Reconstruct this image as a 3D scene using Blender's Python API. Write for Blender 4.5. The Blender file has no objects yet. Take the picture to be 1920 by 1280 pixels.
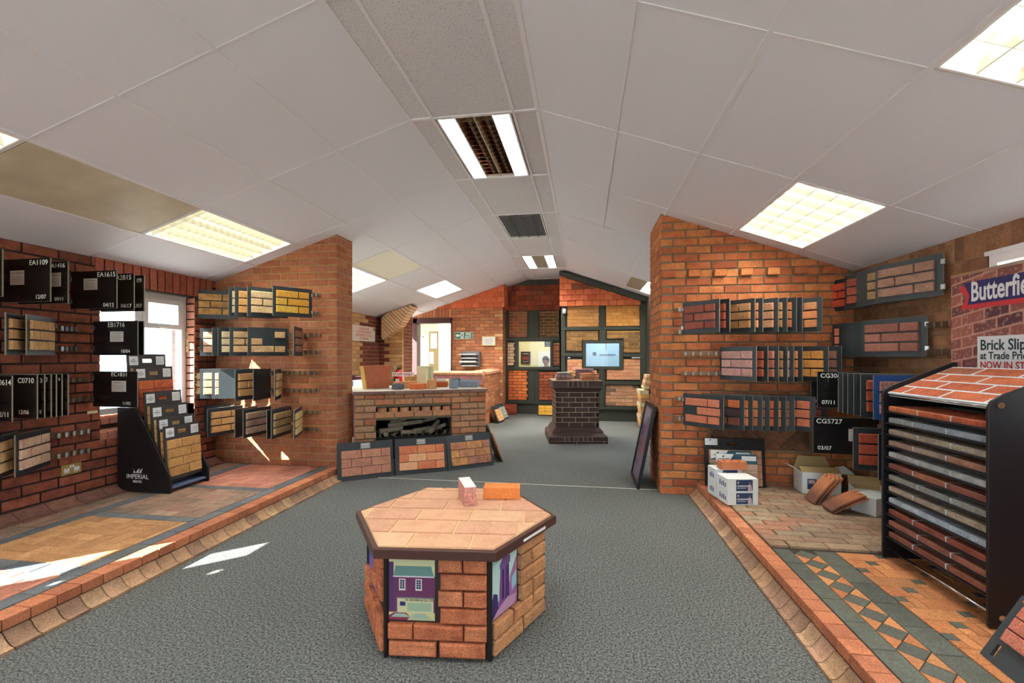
import bpy, math, random
from mathutils import Vector, Matrix
from math import radians, sin, cos, atan, atan2, pi, sqrt
R = random.Random(7)
sc = bpy.context.scene
COL = sc.collection
# ---------------- camera, sky, sun, exposure ----------------
FPX, HC, VX, VY = 853.0, 1.32, 1095.0, 668.0      # focal length (px of a 1920 frame), eye height, vanishing point of the room
PHI = atan((VX - 960) / FPX); SPH, CPH = sin(PHI), cos(PHI)
cam = bpy.data.cameras.new('camera'); camo = bpy.data.objects.new('camera', cam); COL.objects.link(camo)
camo.location = (0, 0, HC); camo.rotation_euler = (pi / 2, 0, PHI)
cam.sensor_width = 36; cam.lens = FPX / 1920 * 36; cam.shift_y = 28 / 1920; cam.clip_start = .02
sc.camera = camo
w = bpy.data.worlds.new('world'); sc.world = w; w.use_nodes = True
bg = w.node_tree.nodes['Background']; bg.inputs[0].default_value = (.78, .88, 1.0, 1); bg.inputs[1].default_value = 7.0
sun = bpy.data.lights.new('sun', 'SUN'); suno = bpy.data.objects.new('sun', sun); COL.objects.link(suno)
SUND = Vector((1, .93, -.90)).normalized()
suno.rotation_euler = SUND.to_track_quat('-Z', 'Y').to_euler(); suno.location = (-8, -6, 8)
sun.energy = 55; sun.angle = .006; sun.color = (1, .96, .9)
sc.view_settings.view_transform = 'Standard'; sc.view_settings.look = 'None'
sc.view_settings.exposure = 0.17; sc.view_settings.gamma = 1; sc.view_settings.use_curve_mapping = False
LP = 22.0          # watts of one lit ceiling fixture
# ---------------- geometry helpers ----------------
def ray(x, y):
    a = (x - 960) / FPX
    return (a * CPH - SPH, a * SPH + CPH, (VY - y) / FPX)
def onY(x, y, Y): r = ray(x, y); t = Y / r[1]; return Vector((r[0] * t, Y, HC + r[2] * t))
def onX(x, y, X): r = ray(x, y); t = X / r[0]; return Vector((X, r[1] * t, HC + r[2] * t))
def onZ(x, y, Z): r = ray(x, y); t = (Z - HC) / r[2]; return Vector((r[0] * t, r[1] * t, Z))
def pix(p):
    z = -p[0] * SPH + p[1] * CPH
    if z < .05: return None
    return (960 + FPX * (p[0] * CPH + p[1] * SPH) / z, VY - FPX * (p[2] - HC) / z, z)
def prio(p):
    q = pix(p)
    if q is None: return 900 + (p[0] ** 2 + p[1] ** 2)
    m = max(-q[0], q[0] - 1920, -q[1], q[1] - 1280, 0)
    return q[2] + (0 if m < 15 else 100 + m)
class MB:
    def __init__(s): s.v = []; s.f = []; s.m = []; s.mats = []
    def mi(s, m):
        if m not in s.mats: s.mats.append(m)
        return s.mats.index(m)
    def add(s, vs, fs, mat=None, M=None):
        b = len(s.v); k = s.mi(mat)
        for v in vs: s.v.append(tuple(M @ Vector(v)) if M is not None else tuple(v))
        for f in fs: s.f.append(tuple(b + i for i in f)); s.m.append(k)
        return s
    def box(s, a, b, mat=None, M=None):
        x0, y0, z0 = a; x1, y1, z1 = b
        return s.add([(x0,y0,z0),(x1,y0,z0),(x1,y1,z0),(x0,y1,z0),(x0,y0,z1),(x1,y0,z1),(x1,y1,z1),(x0,y1,z1)],
                     [(0,3,2,1),(4,5,6,7),(0,1,5,4),(1,2,6,5),(2,3,7,6),(3,0,4,7)], mat, M)
    def prism(s, poly, axis, c0, c1, mat=None, M=None):
        # polygon in the plane normal to axis (0: yz, 1: xz, 2: xy)
        def P(p, c): return {0: (c, p[0], p[1]), 1: (p[0], c, p[1]), 2: (p[0], p[1], c)}[axis]
        n = len(poly); vs = [P(p, c0) for p in poly] + [P(p, c1) for p in poly]
        fs = [tuple(range(n - 1, -1, -1)), tuple(range(n, 2 * n))] + [(i, (i + 1) % n, n + (i + 1) % n, n + i) for i in range(n)]
        return s.add(vs, fs, mat, M)
    def cyl(s, p, q, r, n=10, mat=None, r2=None, M=None):
        p = Vector(p); q = Vector(q); d = (q - p).normalized(); a = d.orthogonal().normalized(); b = d.cross(a); r2 = r if r2 is None else r2
        vs = []
        for c, rr in ((p, r), (q, r2)):
            for i in range(n):
                t = 2 * pi * i / n; vs.append(c + a * rr * cos(t) + b * rr * sin(t))
        return s.add(vs, [tuple(range(n - 1, -1, -1)), tuple(range(n, 2 * n))] + [(i, (i + 1) % n, n + (i + 1) % n, n + i) for i in range(n)], mat, M)
    def lathe(s, prof, c=(0,0,0), n=16, mat=None):
        vs = []; fs = []
        for r, z in prof:
            for i in range(n): vs.append((c[0] + r * cos(2*pi*i/n), c[1] + r * sin(2*pi*i/n), c[2] + z))
        for k in range(len(prof) - 1):
            for i in range(n): fs.append((k*n+i, k*n+(i+1)%n, (k+1)*n+(i+1)%n, (k+1)*n+i))
        fs.append(tuple(range(n - 1, -1, -1))); fs.append(tuple((len(prof)-1)*n + i for i in range(n)))
        return s.add(vs, fs, mat)
    def mesh(s, name, fix=True):
        me = bpy.data.meshes.new(name); me.from_pydata(s.v, [], s.f)
        for m in s.mats: me.materials.append(m)
        if len(s.mats) > 1: me.polygons.foreach_set('material_index', s.m)
        me.update(); return me
def link(o, parent=None):
    COL.objects.link(o)
    if parent is not None: o.parent = parent
    return o
def obj(name, mb, parent=None, loc=(0,0,0), rot=(0,0,0), smooth=False, bevel=0):
    me = mb.mesh(name) if isinstance(mb, MB) else mb
    o = bpy.data.objects.new(name, me); o.location = loc; o.rotation_euler = rot; link(o, parent)
    if smooth:
        for p in me.polygons: p.use_smooth = True
    if bevel:
        b = o.modifiers.new('bevel', 'BEVEL'); b.width = bevel; b.segments = 2; b.limit_method = 'ANGLE'
    return o
def struct(o): o['kind'] = 'structure'; return o
def tag(o, label, cat, group=None):
    o['label'] = label; o['category'] = cat
    if group: o['group'] = group
    return o
def thing(name, label, cat, loc=(0,0,0), rot=(0,0,0), group=None):
    o = bpy.data.objects.new(name, None); o.empty_display_size = .1; o.location = loc; o.rotation_euler = rot; link(o)
    return tag(o, label, cat, group)
# ---------------- materials ----------------
def lin(h, g=1.0):
    h = h.lstrip('#'); r = []
    for i in (0, 2, 4):
        c = int(h[i:i+2], 16) / 255; c = c / 12.92 if c <= .04045 else ((c + .055) / 1.055) ** 2.4
        r.append(min(.92, c * g))
    return (*r, 1)
MC = {}
def desat(c, k=.88):
    l = .3 * c[0] + .59 * c[1] + .11 * c[2]; r, g_, b = [l + (x - l) * k for x in c[:3]]; w_ = max(0, min(1, (r - b) / max(r, .001) * 1.4)) * max(0, min(1, (.55 - g_ / max(r, .001)) / .25)); return (r * (1 - .04 * w_), g_ * (1 + .10 * w_), b * (1 + .02 * w_), 1)
def mat(name, col, rough=.7, metal=0, noise=0, nscale=20, bump=0, bscale=60, emit=None, es=0, spec=None, g=1.0):
    if name in MC: return MC[name]
    m = bpy.data.materials.new(name); m.use_nodes = True; nt = m.node_tree; n = nt.nodes; L = nt.links
    b = n['Principled BSDF']; b.inputs['Base Color'].default_value = lin(col, g); b.inputs['Roughness'].default_value = rough; b.inputs['Metallic'].default_value = metal
    if spec is not None: b.inputs['Specular IOR Level'].default_value = spec
    if emit: b.inputs['Emission Color'].default_value = lin(emit); b.inputs['Emission Strength'].default_value = es
    if noise or bump:
        tc = n.new('ShaderNodeTexCoord')
    if noise:
        nz = n.new('ShaderNodeTexNoise'); nz.inputs['Scale'].default_value = nscale; nz.inputs['Detail'].default_value = 5
        L.new(tc.outputs['Object'], nz.inputs['Vector'])
        mx = n.new('ShaderNodeMix'); mx.data_type = 'RGBA'; c = lin(col, g)
        mx.inputs['A'].default_value = tuple(x * (1 - noise) for x in c[:3]) + (1,); mx.inputs['B'].default_value = tuple(min(1, x * (1 + noise)) for x in c[:3]) + (1,)
        L.new(nz.outputs['Fac'], mx.inputs['Factor']); L.new(mx.outputs['Result'], b.inputs['Base Color'])
    if bump:
        nb = n.new('ShaderNodeTexNoise'); nb.inputs['Scale'].default_value = bscale; nb.inputs['Detail'].default_value = 3
        L.new(tc.outputs['Object'], nb.inputs['Vector'])
        bp = n.new('ShaderNodeBump'); bp.inputs['Strength'].default_value = bump; bp.inputs['Distance'].default_value = .004
        L.new(nb.outputs['Fac'], bp.inputs['Height']); L.new(bp.outputs['Normal'], b.inputs['Normal'])
    MC[name] = m; return m
def brickmat(name, cols, dark='2a1a14', amt=.35, nscale=14, speck=.25, bump=.5, rough=.85, g=1.25, wave=0):
    """per-brick colour from the object / island random, mottled with noise, rough face"""
    if name in MC: return MC[name]
    m = bpy.data.materials.new(name); m.use_nodes = True; nt = m.node_tree; n = nt.nodes; L = nt.links
    b = n['Principled BSDF']; b.inputs['Roughness'].default_value = rough; b.inputs['Specular IOR Level'].default_value = .3
    oi = n.new('ShaderNodeObjectInfo'); ge = n.new('ShaderNodeNewGeometry'); ad = n.new('ShaderNodeMath'); ad.operation = 'ADD'
    fr = n.new('ShaderNodeMath'); fr.operation = 'FRACT'
    L.new(oi.outputs['Random'], ad.inputs[0]); L.new(ge.outputs['Random Per Island'], ad.inputs[1]); L.new(ad.outputs[0], fr.inputs[0])
    cr = n.new('ShaderNodeValToRGB'); cr.color_ramp.interpolation = 'LINEAR'; e = cr.color_ramp.elements
    while len(e) < len(cols): e.new(.5)
    for i, c in enumerate(cols): e[i].position = i / max(1, len(cols) - 1); e[i].color = desat(lin(c, g))
    L.new(fr.outputs[0], cr.inputs[0])
    tc = n.new('ShaderNodeTexCoord'); mu = n.new('ShaderNodeMath'); mu.operation = 'MULTIPLY'; mu.inputs[1].default_value = 37
    L.new(fr.outputs[0], mu.inputs[0]); va = n.new('ShaderNodeVectorMath'); va.operation = 'ADD'
    L.new(tc.outputs['Object'], va.inputs[0]); L.new(mu.outputs[0], va.inputs[1])
    nz = n.new('ShaderNodeTexNoise'); nz.inputs['Scale'].default_value = nscale; nz.inputs['Detail'].default_value = 4; L.new(va.outputs[0], nz.inputs['Vector'])
    r1 = n.new('ShaderNodeMapRange'); r1.inputs[1].default_value = .42; r1.inputs[2].default_value = .72; r1.inputs[4].default_value = amt
    L.new(nz.outputs['Fac'], r1.inputs[0])
    mx = n.new('ShaderNodeMix'); mx.data_type = 'RGBA'; L.new(r1.outputs[0], mx.inputs['Factor']); L.new(cr.outputs[0], mx.inputs['A']); mx.inputs['B'].default_value = lin(dark)
    n2 = n.new('ShaderNodeTexNoise'); n2.inputs['Scale'].default_value = nscale * 9; n2.inputs['Detail'].default_value = 2; L.new(va.outputs[0], n2.inputs['Vector'])
    r2 = n.new('ShaderNodeMapRange'); r2.inputs[1].default_value = .3; r2.inputs[2].default_value = .7; r2.inputs[3].default_value = 1 - speck; r2.inputs[4].default_value = 1 + speck
    L.new(n2.outputs['Fac'], r2.inputs[0])
    m2 = n.new('ShaderNodeVectorMath'); m2.operation = 'SCALE'; L.new(mx.outputs['Result'], m2.inputs[0]); L.new(r2.outputs[0], m2.inputs['Scale'])
    L.new(m2.outputs[0], b.inputs['Base Color'])
    bp = n.new('ShaderNodeBump'); bp.inputs['Strength'].default_value = bump; bp.inputs['Distance'].default_value = .006
    if wave:
        wv = n.new('ShaderNodeTexNoise'); wv.inputs['Scale'].default_value = 30; wv.inputs['Detail'].default_value = 6; wv.inputs['Roughness'].default_value = .62; wv.inputs['Distortion'].default_value = .5
        sc2 = n.new('ShaderNodeVectorMath'); sc2.operation = 'MULTIPLY'; sc2.inputs[1].default_value = (.9, 1, 1.25); L.new(va.outputs[0], sc2.inputs[0]); L.new(sc2.outputs[0], wv.inputs['Vector'])
        bp.inputs['Distance'].default_value = .014; L.new(wv.outputs['Fac'], bp.inputs['Height'])
    else: L.new(n2.outputs['Fac'], bp.inputs['Height'])
    L.new(bp.outputs['Normal'], b.inputs['Normal'])
    MC[name] = m; return m
def carpetmat():
    m = bpy.data.materials.new('grey flecked carpet'); m.use_nodes = True; nt = m.node_tree; n = nt.nodes; L = nt.links
    b = n['Principled BSDF']; b.inputs['Roughness'].default_value = 1; b.inputs['Specular IOR Level'].default_value = .05
    tc = n.new('ShaderNodeTexCoord'); a = n.new('ShaderNodeTexNoise'); a.inputs['Scale'].default_value = 95; a.inputs['Detail'].default_value = 6; a.inputs['Roughness'].default_value = .9
    L.new(tc.outputs['Object'], a.inputs['Vector'])
    cr = n.new('ShaderNodeValToRGB'); e = cr.color_ramp.elements; e[0].position = .42; e[0].color = lin('292d2f'); e[1].position = .60; e[1].color = lin('999c98')
    L.new(a.outputs['Fac'], cr.inputs[0])
    c = n.new('ShaderNodeTexNoise'); c.inputs['Scale'].default_value = 1.3; L.new(tc.outputs['Object'], c.inputs['Vector'])
    r = n.new('ShaderNodeMapRange'); r.inputs[3].default_value = .88; r.inputs[4].default_value = 1.1; L.new(c.outputs['Fac'], r.inputs[0])
    v = n.new('ShaderNodeVectorMath'); v.operation = 'SCALE'; L.new(cr.outputs[0], v.inputs[0]); L.new(r.outputs[0], v.inputs['Scale']); L.new(v.outputs[0], b.inputs['Base Color'])
    bp = n.new('ShaderNodeBump'); bp.inputs['Strength'].default_value = .7; bp.inputs['Distance'].default_value = .006; L.new(a.outputs['Fac'], bp.inputs['Height']); L.new(bp.outputs['Normal'], b.inputs['Normal'])
    return m
def glassmat(name='window glass', tint='f4faf8', refl=.06):
    m = bpy.data.materials.new(name); m.use_nodes = True; nt = m.node_tree; n = nt.nodes; L = nt.links
    n.remove(n['Principled BSDF']); t = n.new('ShaderNodeBsdfTransparent'); t.inputs[0].default_value = lin(tint); g = n.new('ShaderNodeBsdfGlossy'); g.inputs['Roughness'].default_value = .02
    mx = n.new('ShaderNodeMixShader'); mx.inputs[0].default_value = refl; L.new(t.outputs[0], mx.inputs[1]); L.new(g.outputs[0], mx.inputs[2]); L.new(mx.outputs[0], n['Material Output'].inputs[0]); return m
def specklemat(name, c0, c1, sc_=120, th=.62):
    m = bpy.data.materials.new(name); m.use_nodes = True; nt = m.node_tree; n = nt.nodes; L = nt.links
    b = n['Principled BSDF']; b.inputs['Roughness'].default_value = .9; tc = n.new('ShaderNodeTexCoord'); a = n.new('ShaderNodeTexNoise'); a.inputs['Scale'].default_value = sc_; a.inputs['Detail'].default_value = 2
    L.new(tc.outputs['Object'], a.inputs['Vector']); cr = n.new('ShaderNodeValToRGB'); e = cr.color_ramp.elements
    e[0].position = th; e[0].color = lin(c0); e[1].position = th + .04; e[1].color = lin(c1); L.new(a.outputs['Fac'], cr.inputs[0]); L.new(cr.outputs[0], b.inputs['Base Color']); return m
CARPET = carpetmat(); GLASS = glassmat()
M_L = brickmat('dark red wire cut brick', ['7a3a28', '9a4a32', '6a3226', 'a25138', '85402c'], amt=.5)
M_LS = brickmat('red soldier brick', ['a8503a', '9a4833', 'b05a42'], amt=.25)
M_LR = brickmat('rustic red brown brick', ['a85a38', '9a5236', 'b4663f', 'a25a44', 'b06a48'], amt=.25, speck=.3)
M_RR = brickmat('orange handmade brick', ['c0602c', 'a84e28', 'cc7034', 'b4562a', 'd07a3a', '9c4626'], amt=.3, dark='4a2014')
M_RW = brickmat('brown antique brick', ['8a5c3c', '9a6844', '7a5038', 'a07250', '86583c'], amt=.35)
M_FW = brickmat('orange brown stock brick', ['b0603a', 'c07044', 'a05238', 'c88050', 'a85a3c', 'c46838'], amt=.2)
M_PI = brickmat('maroon brick', ['7a3830', '8a4038', '6c322c'], amt=.2)
M_BU = brickmat('buff brick', ['c8965c', 'd8aa70', 'b8844e', 'caa070'], amt=.15)
M_FP = brickmat('mixed tan fireplace brick', ['b08460', 'a87858', 'b4764e', 'c08a60', 'b0603e', 'a8845e'], amt=.25, speck=.35, nscale=18)
M_PL = brickmat('dark brown smooth brick', ['4e3630', '46302c', '54403a'], amt=.1, speck=.08, bump=.15, rough=.5, g=1.1)
M_HX = brickmat('orange red handmade brick slip', ['c86a40', 'b85c36', 'd0764a'], amt=.45, dark='6a2c18', wave=1, bump=.9)
M_HX2 = brickmat('light brown sand faced brick slip', ['c08050', 'b07848', 'c88a58', 'a8764c'], amt=.3, dark='5a3420', wave=1, bump=.9)
M_PVR = brickmat('pink red paver', ['b8705c', 'a86450', 'c47a62', 'b0685a'], amt=.2, dark='6a3a30')
M_PVY = brickmat('buff yellow paver', ['b88450', 'a87646', 'c08e5a', 'b0804e', 'a07044'], amt=.3, dark='7a4a28')
M_PVB = brickmat('brown brindle paver', ['8c7460', '9c7c64', '7c6a58', '98705c', 'a4866c'], amt=.3)
M_PVG = brickmat('blue grey paver', ['5a6066', '525a60', '646a6e', '5e625f'], amt=.3, dark='2c2e30', rough=.6)
M_PVE = brickmat('red edging paver', ['b8643f', 'c0704a', 'a85a3c', 'c87a52'], amt=.25, dark='6a3a28')
M_PVM = brickmat('mixed weathered paver', ['947c60', 'a08468', '8a7058', 'a87058', '84705c', '9c8a6c'], amt=.35, dark='4a3c30')
M_CV = brickmat('tan cove brick', ['b08860', 'a07a58', '8a6a52', 'b4886a', 'a88c60'], amt=.4, dark='5a4438', rough=.6)
M_CD = brickmat('brown plum kerb brick', ['8a5a4a', '7a5248', '946250', '6c4c48'], amt=.35)
M_OT = brickmat('bright orange tile', ['c0743f', 'b0653a', 'cc8048', 'a86c40'], amt=.3, dark='8a4424')
M_GT = brickmat('green grey tile', ['54584e', '5c6056', '4c504a'], amt=.2, dark='34362f')
M_TR = brickmat('dark red clay tile', ['943c22', 'a8442a', '7c3020', '8a4a34'], amt=.3, dark='3c2218')
M_TO = brickmat('orange clay tile', ['d05a30', 'dc6a3a', 'c05028'], amt=.2, dark='8a3a20')
MO_BLK = mat('black mortar', '2a2422', .9, g=1); MO_TAN = mat('buff mortar', 'a8905e', .95, noise=.15); MO_BRN = mat('brown mortar', '8a7050', .95, noise=.15)
MO_GRY = mat('grey mortar', '7c7460', .95, noise=.15); MO_LT = mat('pale mortar', 'c8b894', .95); MO_YEL = mat('yellow mortar', 'c8a050', .95); MO_DK = mat('dark joint', '3a3028', .95)
BOARD = mat('black painted board', '30383c', .45, noise=.12, nscale=9, g=1.0); BOARDB = mat('black gloss board', '1e1e1f', .25, noise=.2, nscale=14)
def vary(m, lo=.75, hi=1.5):
    n = m.node_tree.nodes; L = m.node_tree.links; b = n['Principled BSDF']; src = b.inputs['Base Color'].links[0].from_socket
    oi = n.new('ShaderNodeObjectInfo'); r = n.new('ShaderNodeMapRange'); r.inputs[3].default_value = lo; r.inputs[4].default_value = hi; L.new(oi.outputs['Random'], r.inputs[0])
    v = n.new('ShaderNodeVectorMath'); v.operation = 'SCALE'; L.new(src, v.inputs[0]); L.new(r.outputs[0], v.inputs['Scale']); L.new(v.outputs[0], b.inputs['Base Color'])
vary(BOARD); BLUEB = mat('blue board', '1f5598', .5); NAVYB = mat('dark blue board', '1c2c4a', .5)
WHITE = mat('white plastic', 'e8ecee', .4); PAPER = mat('paper', 'dcdcd8', .8); CHALK = mat('chalk lettering', 'e6efe6', .9, emit=None); INK = mat('dark ink', '20242c', .7)
CREAM = mat('cream paint', 'e8e0b8', .8); STEEL = mat('steel', 'b8bab8', .3, 1); CHROME = mat('chrome', 'd8d8d8', .12, 1); DKF = mat('dark green black frame', '33372f', .6, g=1.1)
PLATE = mat('brass socket plate', 'c0a860', .3, .6); CEIL = mat('white ceiling board', 'e2e4ee', .75); GRID = mat('ceiling grid bar', 'e4e4ea', .5); CTEX = specklemat('fissured ceiling tile', 'd6d6dc', '8a8a90')
# ---------------- bricks ----------------
BC = {}
def brickmesh(w_, h_, d, m, ch=.004, jit=0):
    k = (round(w_, 3), round(h_, 3), round(d, 3), m.name, ch, jit)
    if k in BC: return BC[k]
    b = MB(); frustum(b, 0, 0, w_, h_, d, m, ch, jit=jit); me = b.mesh('brick'); BC[k] = me; return me
def frustum(b, u, v, w_, h_, d, m, ch=.004, ang=0, proud=0, jit=0):
    x, z = w_ / 2, h_ / 2; c = min(ch, w_ / 4, h_ / 4)
    J = (lambda a: a * R.uniform(-1, 1)) if jit else (lambda a: 0)
    P = [(-x,d,-z),(x,d,-z),(x,d,z),(-x,d,z),(-x,c,-z),(x,c,-z),(x,c,z),(-x,c,z),(-x+c+J(.003),J(.002),-z+c+J(.003)),(x-c+J(.003),J(.002),-z+c+J(.003)),(x-c+J(.003),J(.002),z-c+J(.003)),(-x+c+J(.003),J(.002),z-c+J(.003))]
    ca, sa = cos(ang), sin(ang)
    P = [(u + p[0]*ca + p[2]*sa, p[1] - proud, v - p[0]*sa + p[2]*ca) for p in P]
    b.add(P, [(3,2,1,0),(0,1,5,4),(1,2,6,5),(2,3,7,6),(3,0,4,7),(4,5,9,8),(5,6,10,9),(6,7,11,10),(7,4,8,11),(8,9,10,11)], m)
def place(parent, items, name='brick', maxobj=300, d=.06, ch=.004, jit=0, stuffname=None):
    """items: (u, v, w, h, angle, material, proud[, depth]) in the parent's face frame (x right, z up, -y out)"""
    M = parent.matrix_basis
    if parent.parent: M = parent.parent.matrix_basis @ M
    its = sorted(((prio(M @ Vector((i[0], 0, i[1]))), k, i) for k, i in enumerate(items)))
    rest = MB()
    for q, (pr_, k, i) in enumerate(its):
        u, v, w_, h_, a, m, pd = i[:7]; dd = i[7] if len(i) > 7 else d
        if q < maxobj and pr_ < 100:
            o = bpy.data.objects.new(name, brickmesh(w_, h_, dd, m, ch, jit and 1 + k % 4)); o.location = (u, -pd, v); o.rotation_euler = (0, a, 0); COL.objects.link(o); o.parent = parent
        else: frustum(rest, u, v, w_, h_, dd, m, ch, a, pd)
    if rest.f:
        o = obj((stuffname or name + 's'), rest, parent); o['kind'] = 'stuff'
def course_items(u0, u1, z0, z1, m, L=.228, H=.076, j=.010, top=None, holes=(), bond=.5, pick=None, start=0, proudf=None):
    out = []; k = start; z = z0
    while z < z1 - .02:
        zt = min(z + H - j, z1); h_ = zt - z
        segs = [(u0, u1)]
        for (a, b, c, d_) in holes:
            if z + h_ / 2 > c and z + h_ / 2 < d_:
                ns = []
                for (s0, s1) in segs:
                    if b <= s0 or a >= s1: ns.append((s0, s1)); continue
                    if a - s0 > .02: ns.append((s0, a))
                    if s1 - b > .02: ns.append((b, s1))
                segs = ns
        off = (k % 2) * L * bond
        for (s0, s1) in segs:
            n0 = int(math.floor((s0 - u0 - off) / L)) - 1
            x = u0 + off + n0 * L
            while x < s1:
                a, b = max(x, s0), min(x + L - j, s1)
                if b - a > .018 and (top is None or z < max(top(a), top(b)) + .0):
                    mm = pick(a, z) if pick else m
                    out.append(((a + b) / 2, z + h_ / 2, b - a, h_, 0, mm, proudf((a + b) / 2, z, k) if proudf else 0))
                x += L
        z += H; k += 1
    return out
def soldier_items(u0, u1, z0, z1, m, L=.076, j=.01):
    n = max(1, round((u1 - u0) / L)); p = (u1 - u0) / n
    return [(u0 + (i + .5) * p, (z0 + z1) / 2, p - j, z1 - z0 - j, 0, m, 0) for i in range(n)]
def slab(mb, u0, u1, z0, z1, y0, y1, m, holes=(), poly=None):
    if poly: mb.prism(poly, 1, y0, y1, m); return
    zs = sorted({z0, z1, *[z for h in holes for z in h[2:]]}); us = sorted({u0, u1, *[u for h in holes for u in h[:2]]})
    for a, b in zip(us, us[1:]):
        for c, d_ in zip(zs, zs[1:]):
            cu, cz = (a + b) / 2, (c + d_) / 2
            if u0 <= cu <= u1 and z0 <= cz <= z1 and not any(h[0] < cu < h[1] and h[2] < cz < h[3] for h in holes): mb.box((a, y0, c), (b, y1, d_), m)
def wall(name, loc, rz, u0, u1, z0, z1, mortar, items, holes=(), poly=None, depth=.12, recess=.006, kind='structure', back=None, maxobj=300, ch=.004, jit=0):
    b = MB(); slab(b, u0, u1, z0, z1, recess, depth, mortar, holes, poly)
    o = obj(name, b, None, loc, (0, 0, rz))
    if kind == 'structure': struct(o)
    place(o, items, maxobj=maxobj, d=.05, ch=ch, jit=jit)
    return o
TXN = 0
def text(parent, s, x, z, size, m, y=-.0012, align='LEFT', name='lettering', rot=0, bold=0, sx=1, ext=.0003, shear=0, face=1):
    c = bpy.data.curves.new(name, 'FONT'); c.body = s; c.size = size; c.align_x = align; c.extrude = ext; c.offset = bold; c.resolution_u = 3; c.shear = shear
    c.materials.append(m); o = bpy.data.objects.new(name, c); COL.objects.link(o); o.parent = parent
    o.location = (x, y, z); o.rotation_euler = (pi / 2, rot, 0); o.scale = (sx, 1, 1)
    if face < 0: o.rotation_euler = (pi / 2, 0, pi)
    return o
LE = lambda X: 3.07 + .32 * (X + 1.275)        # left ceiling slope
RE = lambda X: 3.07 - .357 * (X + .326)        # right ceiling slope
def ceilz(X): return LE(X) if X < -1.275 else (3.07 if X < -.326 else RE(X))
# ======================= THE ROOM =======================
b = MB(); b.box((-4.4, -3.0, -.1), (2.6, 10.5, 0), CARPET); floor = struct(obj('floor', b))
b = MB(); b.box((-30, -30, -.25), (30, 40, -.15), mat('pale concrete yard', 'b8b4a8', .9)); struct(obj('ground_outside', b))
# ---- ceiling ----
XL = [-1.275, -1.86, -2.44, -3.02, -3.60, -4.25]; XR = [-.326, .22, .77, 1.36, 1.92, 2.50]
YK = lambda k: 2.05 + 1.162 * k
b = MB()
for x0, x1 in ((-4.4, -1.275), (-1.275, -.326), (-.326, 2.6)):
    z0 = LE(x0) if x0 < -2 else 3.07; z1 = RE(x1) if x1 > 1 else 3.07
    b.prism([(x0, z0 + .12), (x1, z1 + .12), (x1, z1 + .16), (x0, z0 + .16)], 1, -3.0, 10.5, CEIL)
ceiling = struct(obj('ceiling', b))
BL, BR = atan(.32), atan(.357)
def ceilframe(side, x0, x1, y0, y1):
    """centre, rotation, size of a bay"""
    xc, yc = (x0 + x1) / 2, (y0 + y1) / 2
    if side < 0: return (xc, yc, LE(xc)), (0, -BL, 0), abs(x1 - x0) / cos(BL), y1 - y0
    if side > 0: return (xc, yc, RE(xc)), (0, BR, 0), abs(x1 - x0) / cos(BR), y1 - y0
    return (xc, yc, 3.07), (0, 0, 0), abs(x1 - x0), y1 - y0
OCC = {(-1,3,-3):'grid', (-1,3,-1):'grid', (-1,3,1):'grid', (-1,3,0):'stain', (-1,3,3):'mirror', (-1,2,3):'prism', (-1,2,5):'flat',
       (1,3,-3):'tubes', (1,3,-1):'tubes', (1,3,1):'tubes', (1,2,5):'half', (0,0,-3):'strip', (0,0,-1):'strip', (0,0,1):'strip', (0,0,3):'off', (0,0,5):'sides'}  # fixtures behind and straight over the camera: unseen, added as fill light
bars = MB()
def bar(side, x, y0, y1, w_=.024):
    z = ceilz(x - .001 * side if side else x)
    r = {-1: -BL, 1: BR, 0: 0}[side]; M = Matrix.Translation((x, 0, LE(x) if side < 0 else (RE(x) if side > 0 else 3.07))) @ Matrix.Rotation(r, 4, 'Y')
    bars.box((-w_/2, y0, -.006), (w_/2, y1, .01), GRID, M)
for side, XX in ((-1, XL), (1, XR)):
    for x in XX[:-1]: bar(side, x, -3, 10.4, .03 if x in (-1.275, -.326) else .022)
    for c in range(5):
        for k in range(-4, 8):
            y0, y1 = YK(k), min(YK(k + 1), 10.38)
            if y1 - y0 < .1: continue
            loc, rot, lw, ll = ceilframe(side, XX[c], XX[c + 1], y0, y1)
            M = Matrix.Translation((loc[0], y0, loc[2])) @ Matrix.Rotation(rot[1], 4, 'Y')
            bars.box((-lw/2, -.004, -.003), (lw/2, .004, .01), GRID, M)
            if (side, c, k) in OCC: continue
            t = MB(); sag = R.uniform(0, .0015); t.box((-lw/2 + .008, -ll/2 + .005, 0), (lw/2 - .008, ll/2 - .005, .012), CEIL)
            obj('ceiling_tile', t, ceiling, (loc[0], loc[1], loc[2] + sag), rot)
for x in (-1.10, -.50): bar(0, x, -3, 10.35, .02)
for k in range(-4, 8):
    y0, y1 = YK(k), min(YK(k + 1), 10.38)
    if y1 - y0 < .1: continue
    bars.box((-1.275, y0 - .01, 3.063), (-.326, y0 + .01, 3.08), GRID)
    for x0, x1, c in ((-1.265, -1.11, 1), (-1.09, -.51, 0), (-.49, -.336, 2)):
        if (0, c, k) in OCC: continue
        t = MB(); t.box((-(x1-x0)/2, -(y1-y0)/2 + .011, 0), ((x1-x0)/2, (y1-y0)/2 - .011, .014), CTEX)
        obj('ceiling_tile', t, ceiling, ((x0+x1)/2, (y0+y1)/2, 3.072 + (c > 0) * R.uniform(0, .004)))
obj('ceiling_bars', bars, ceiling)
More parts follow.
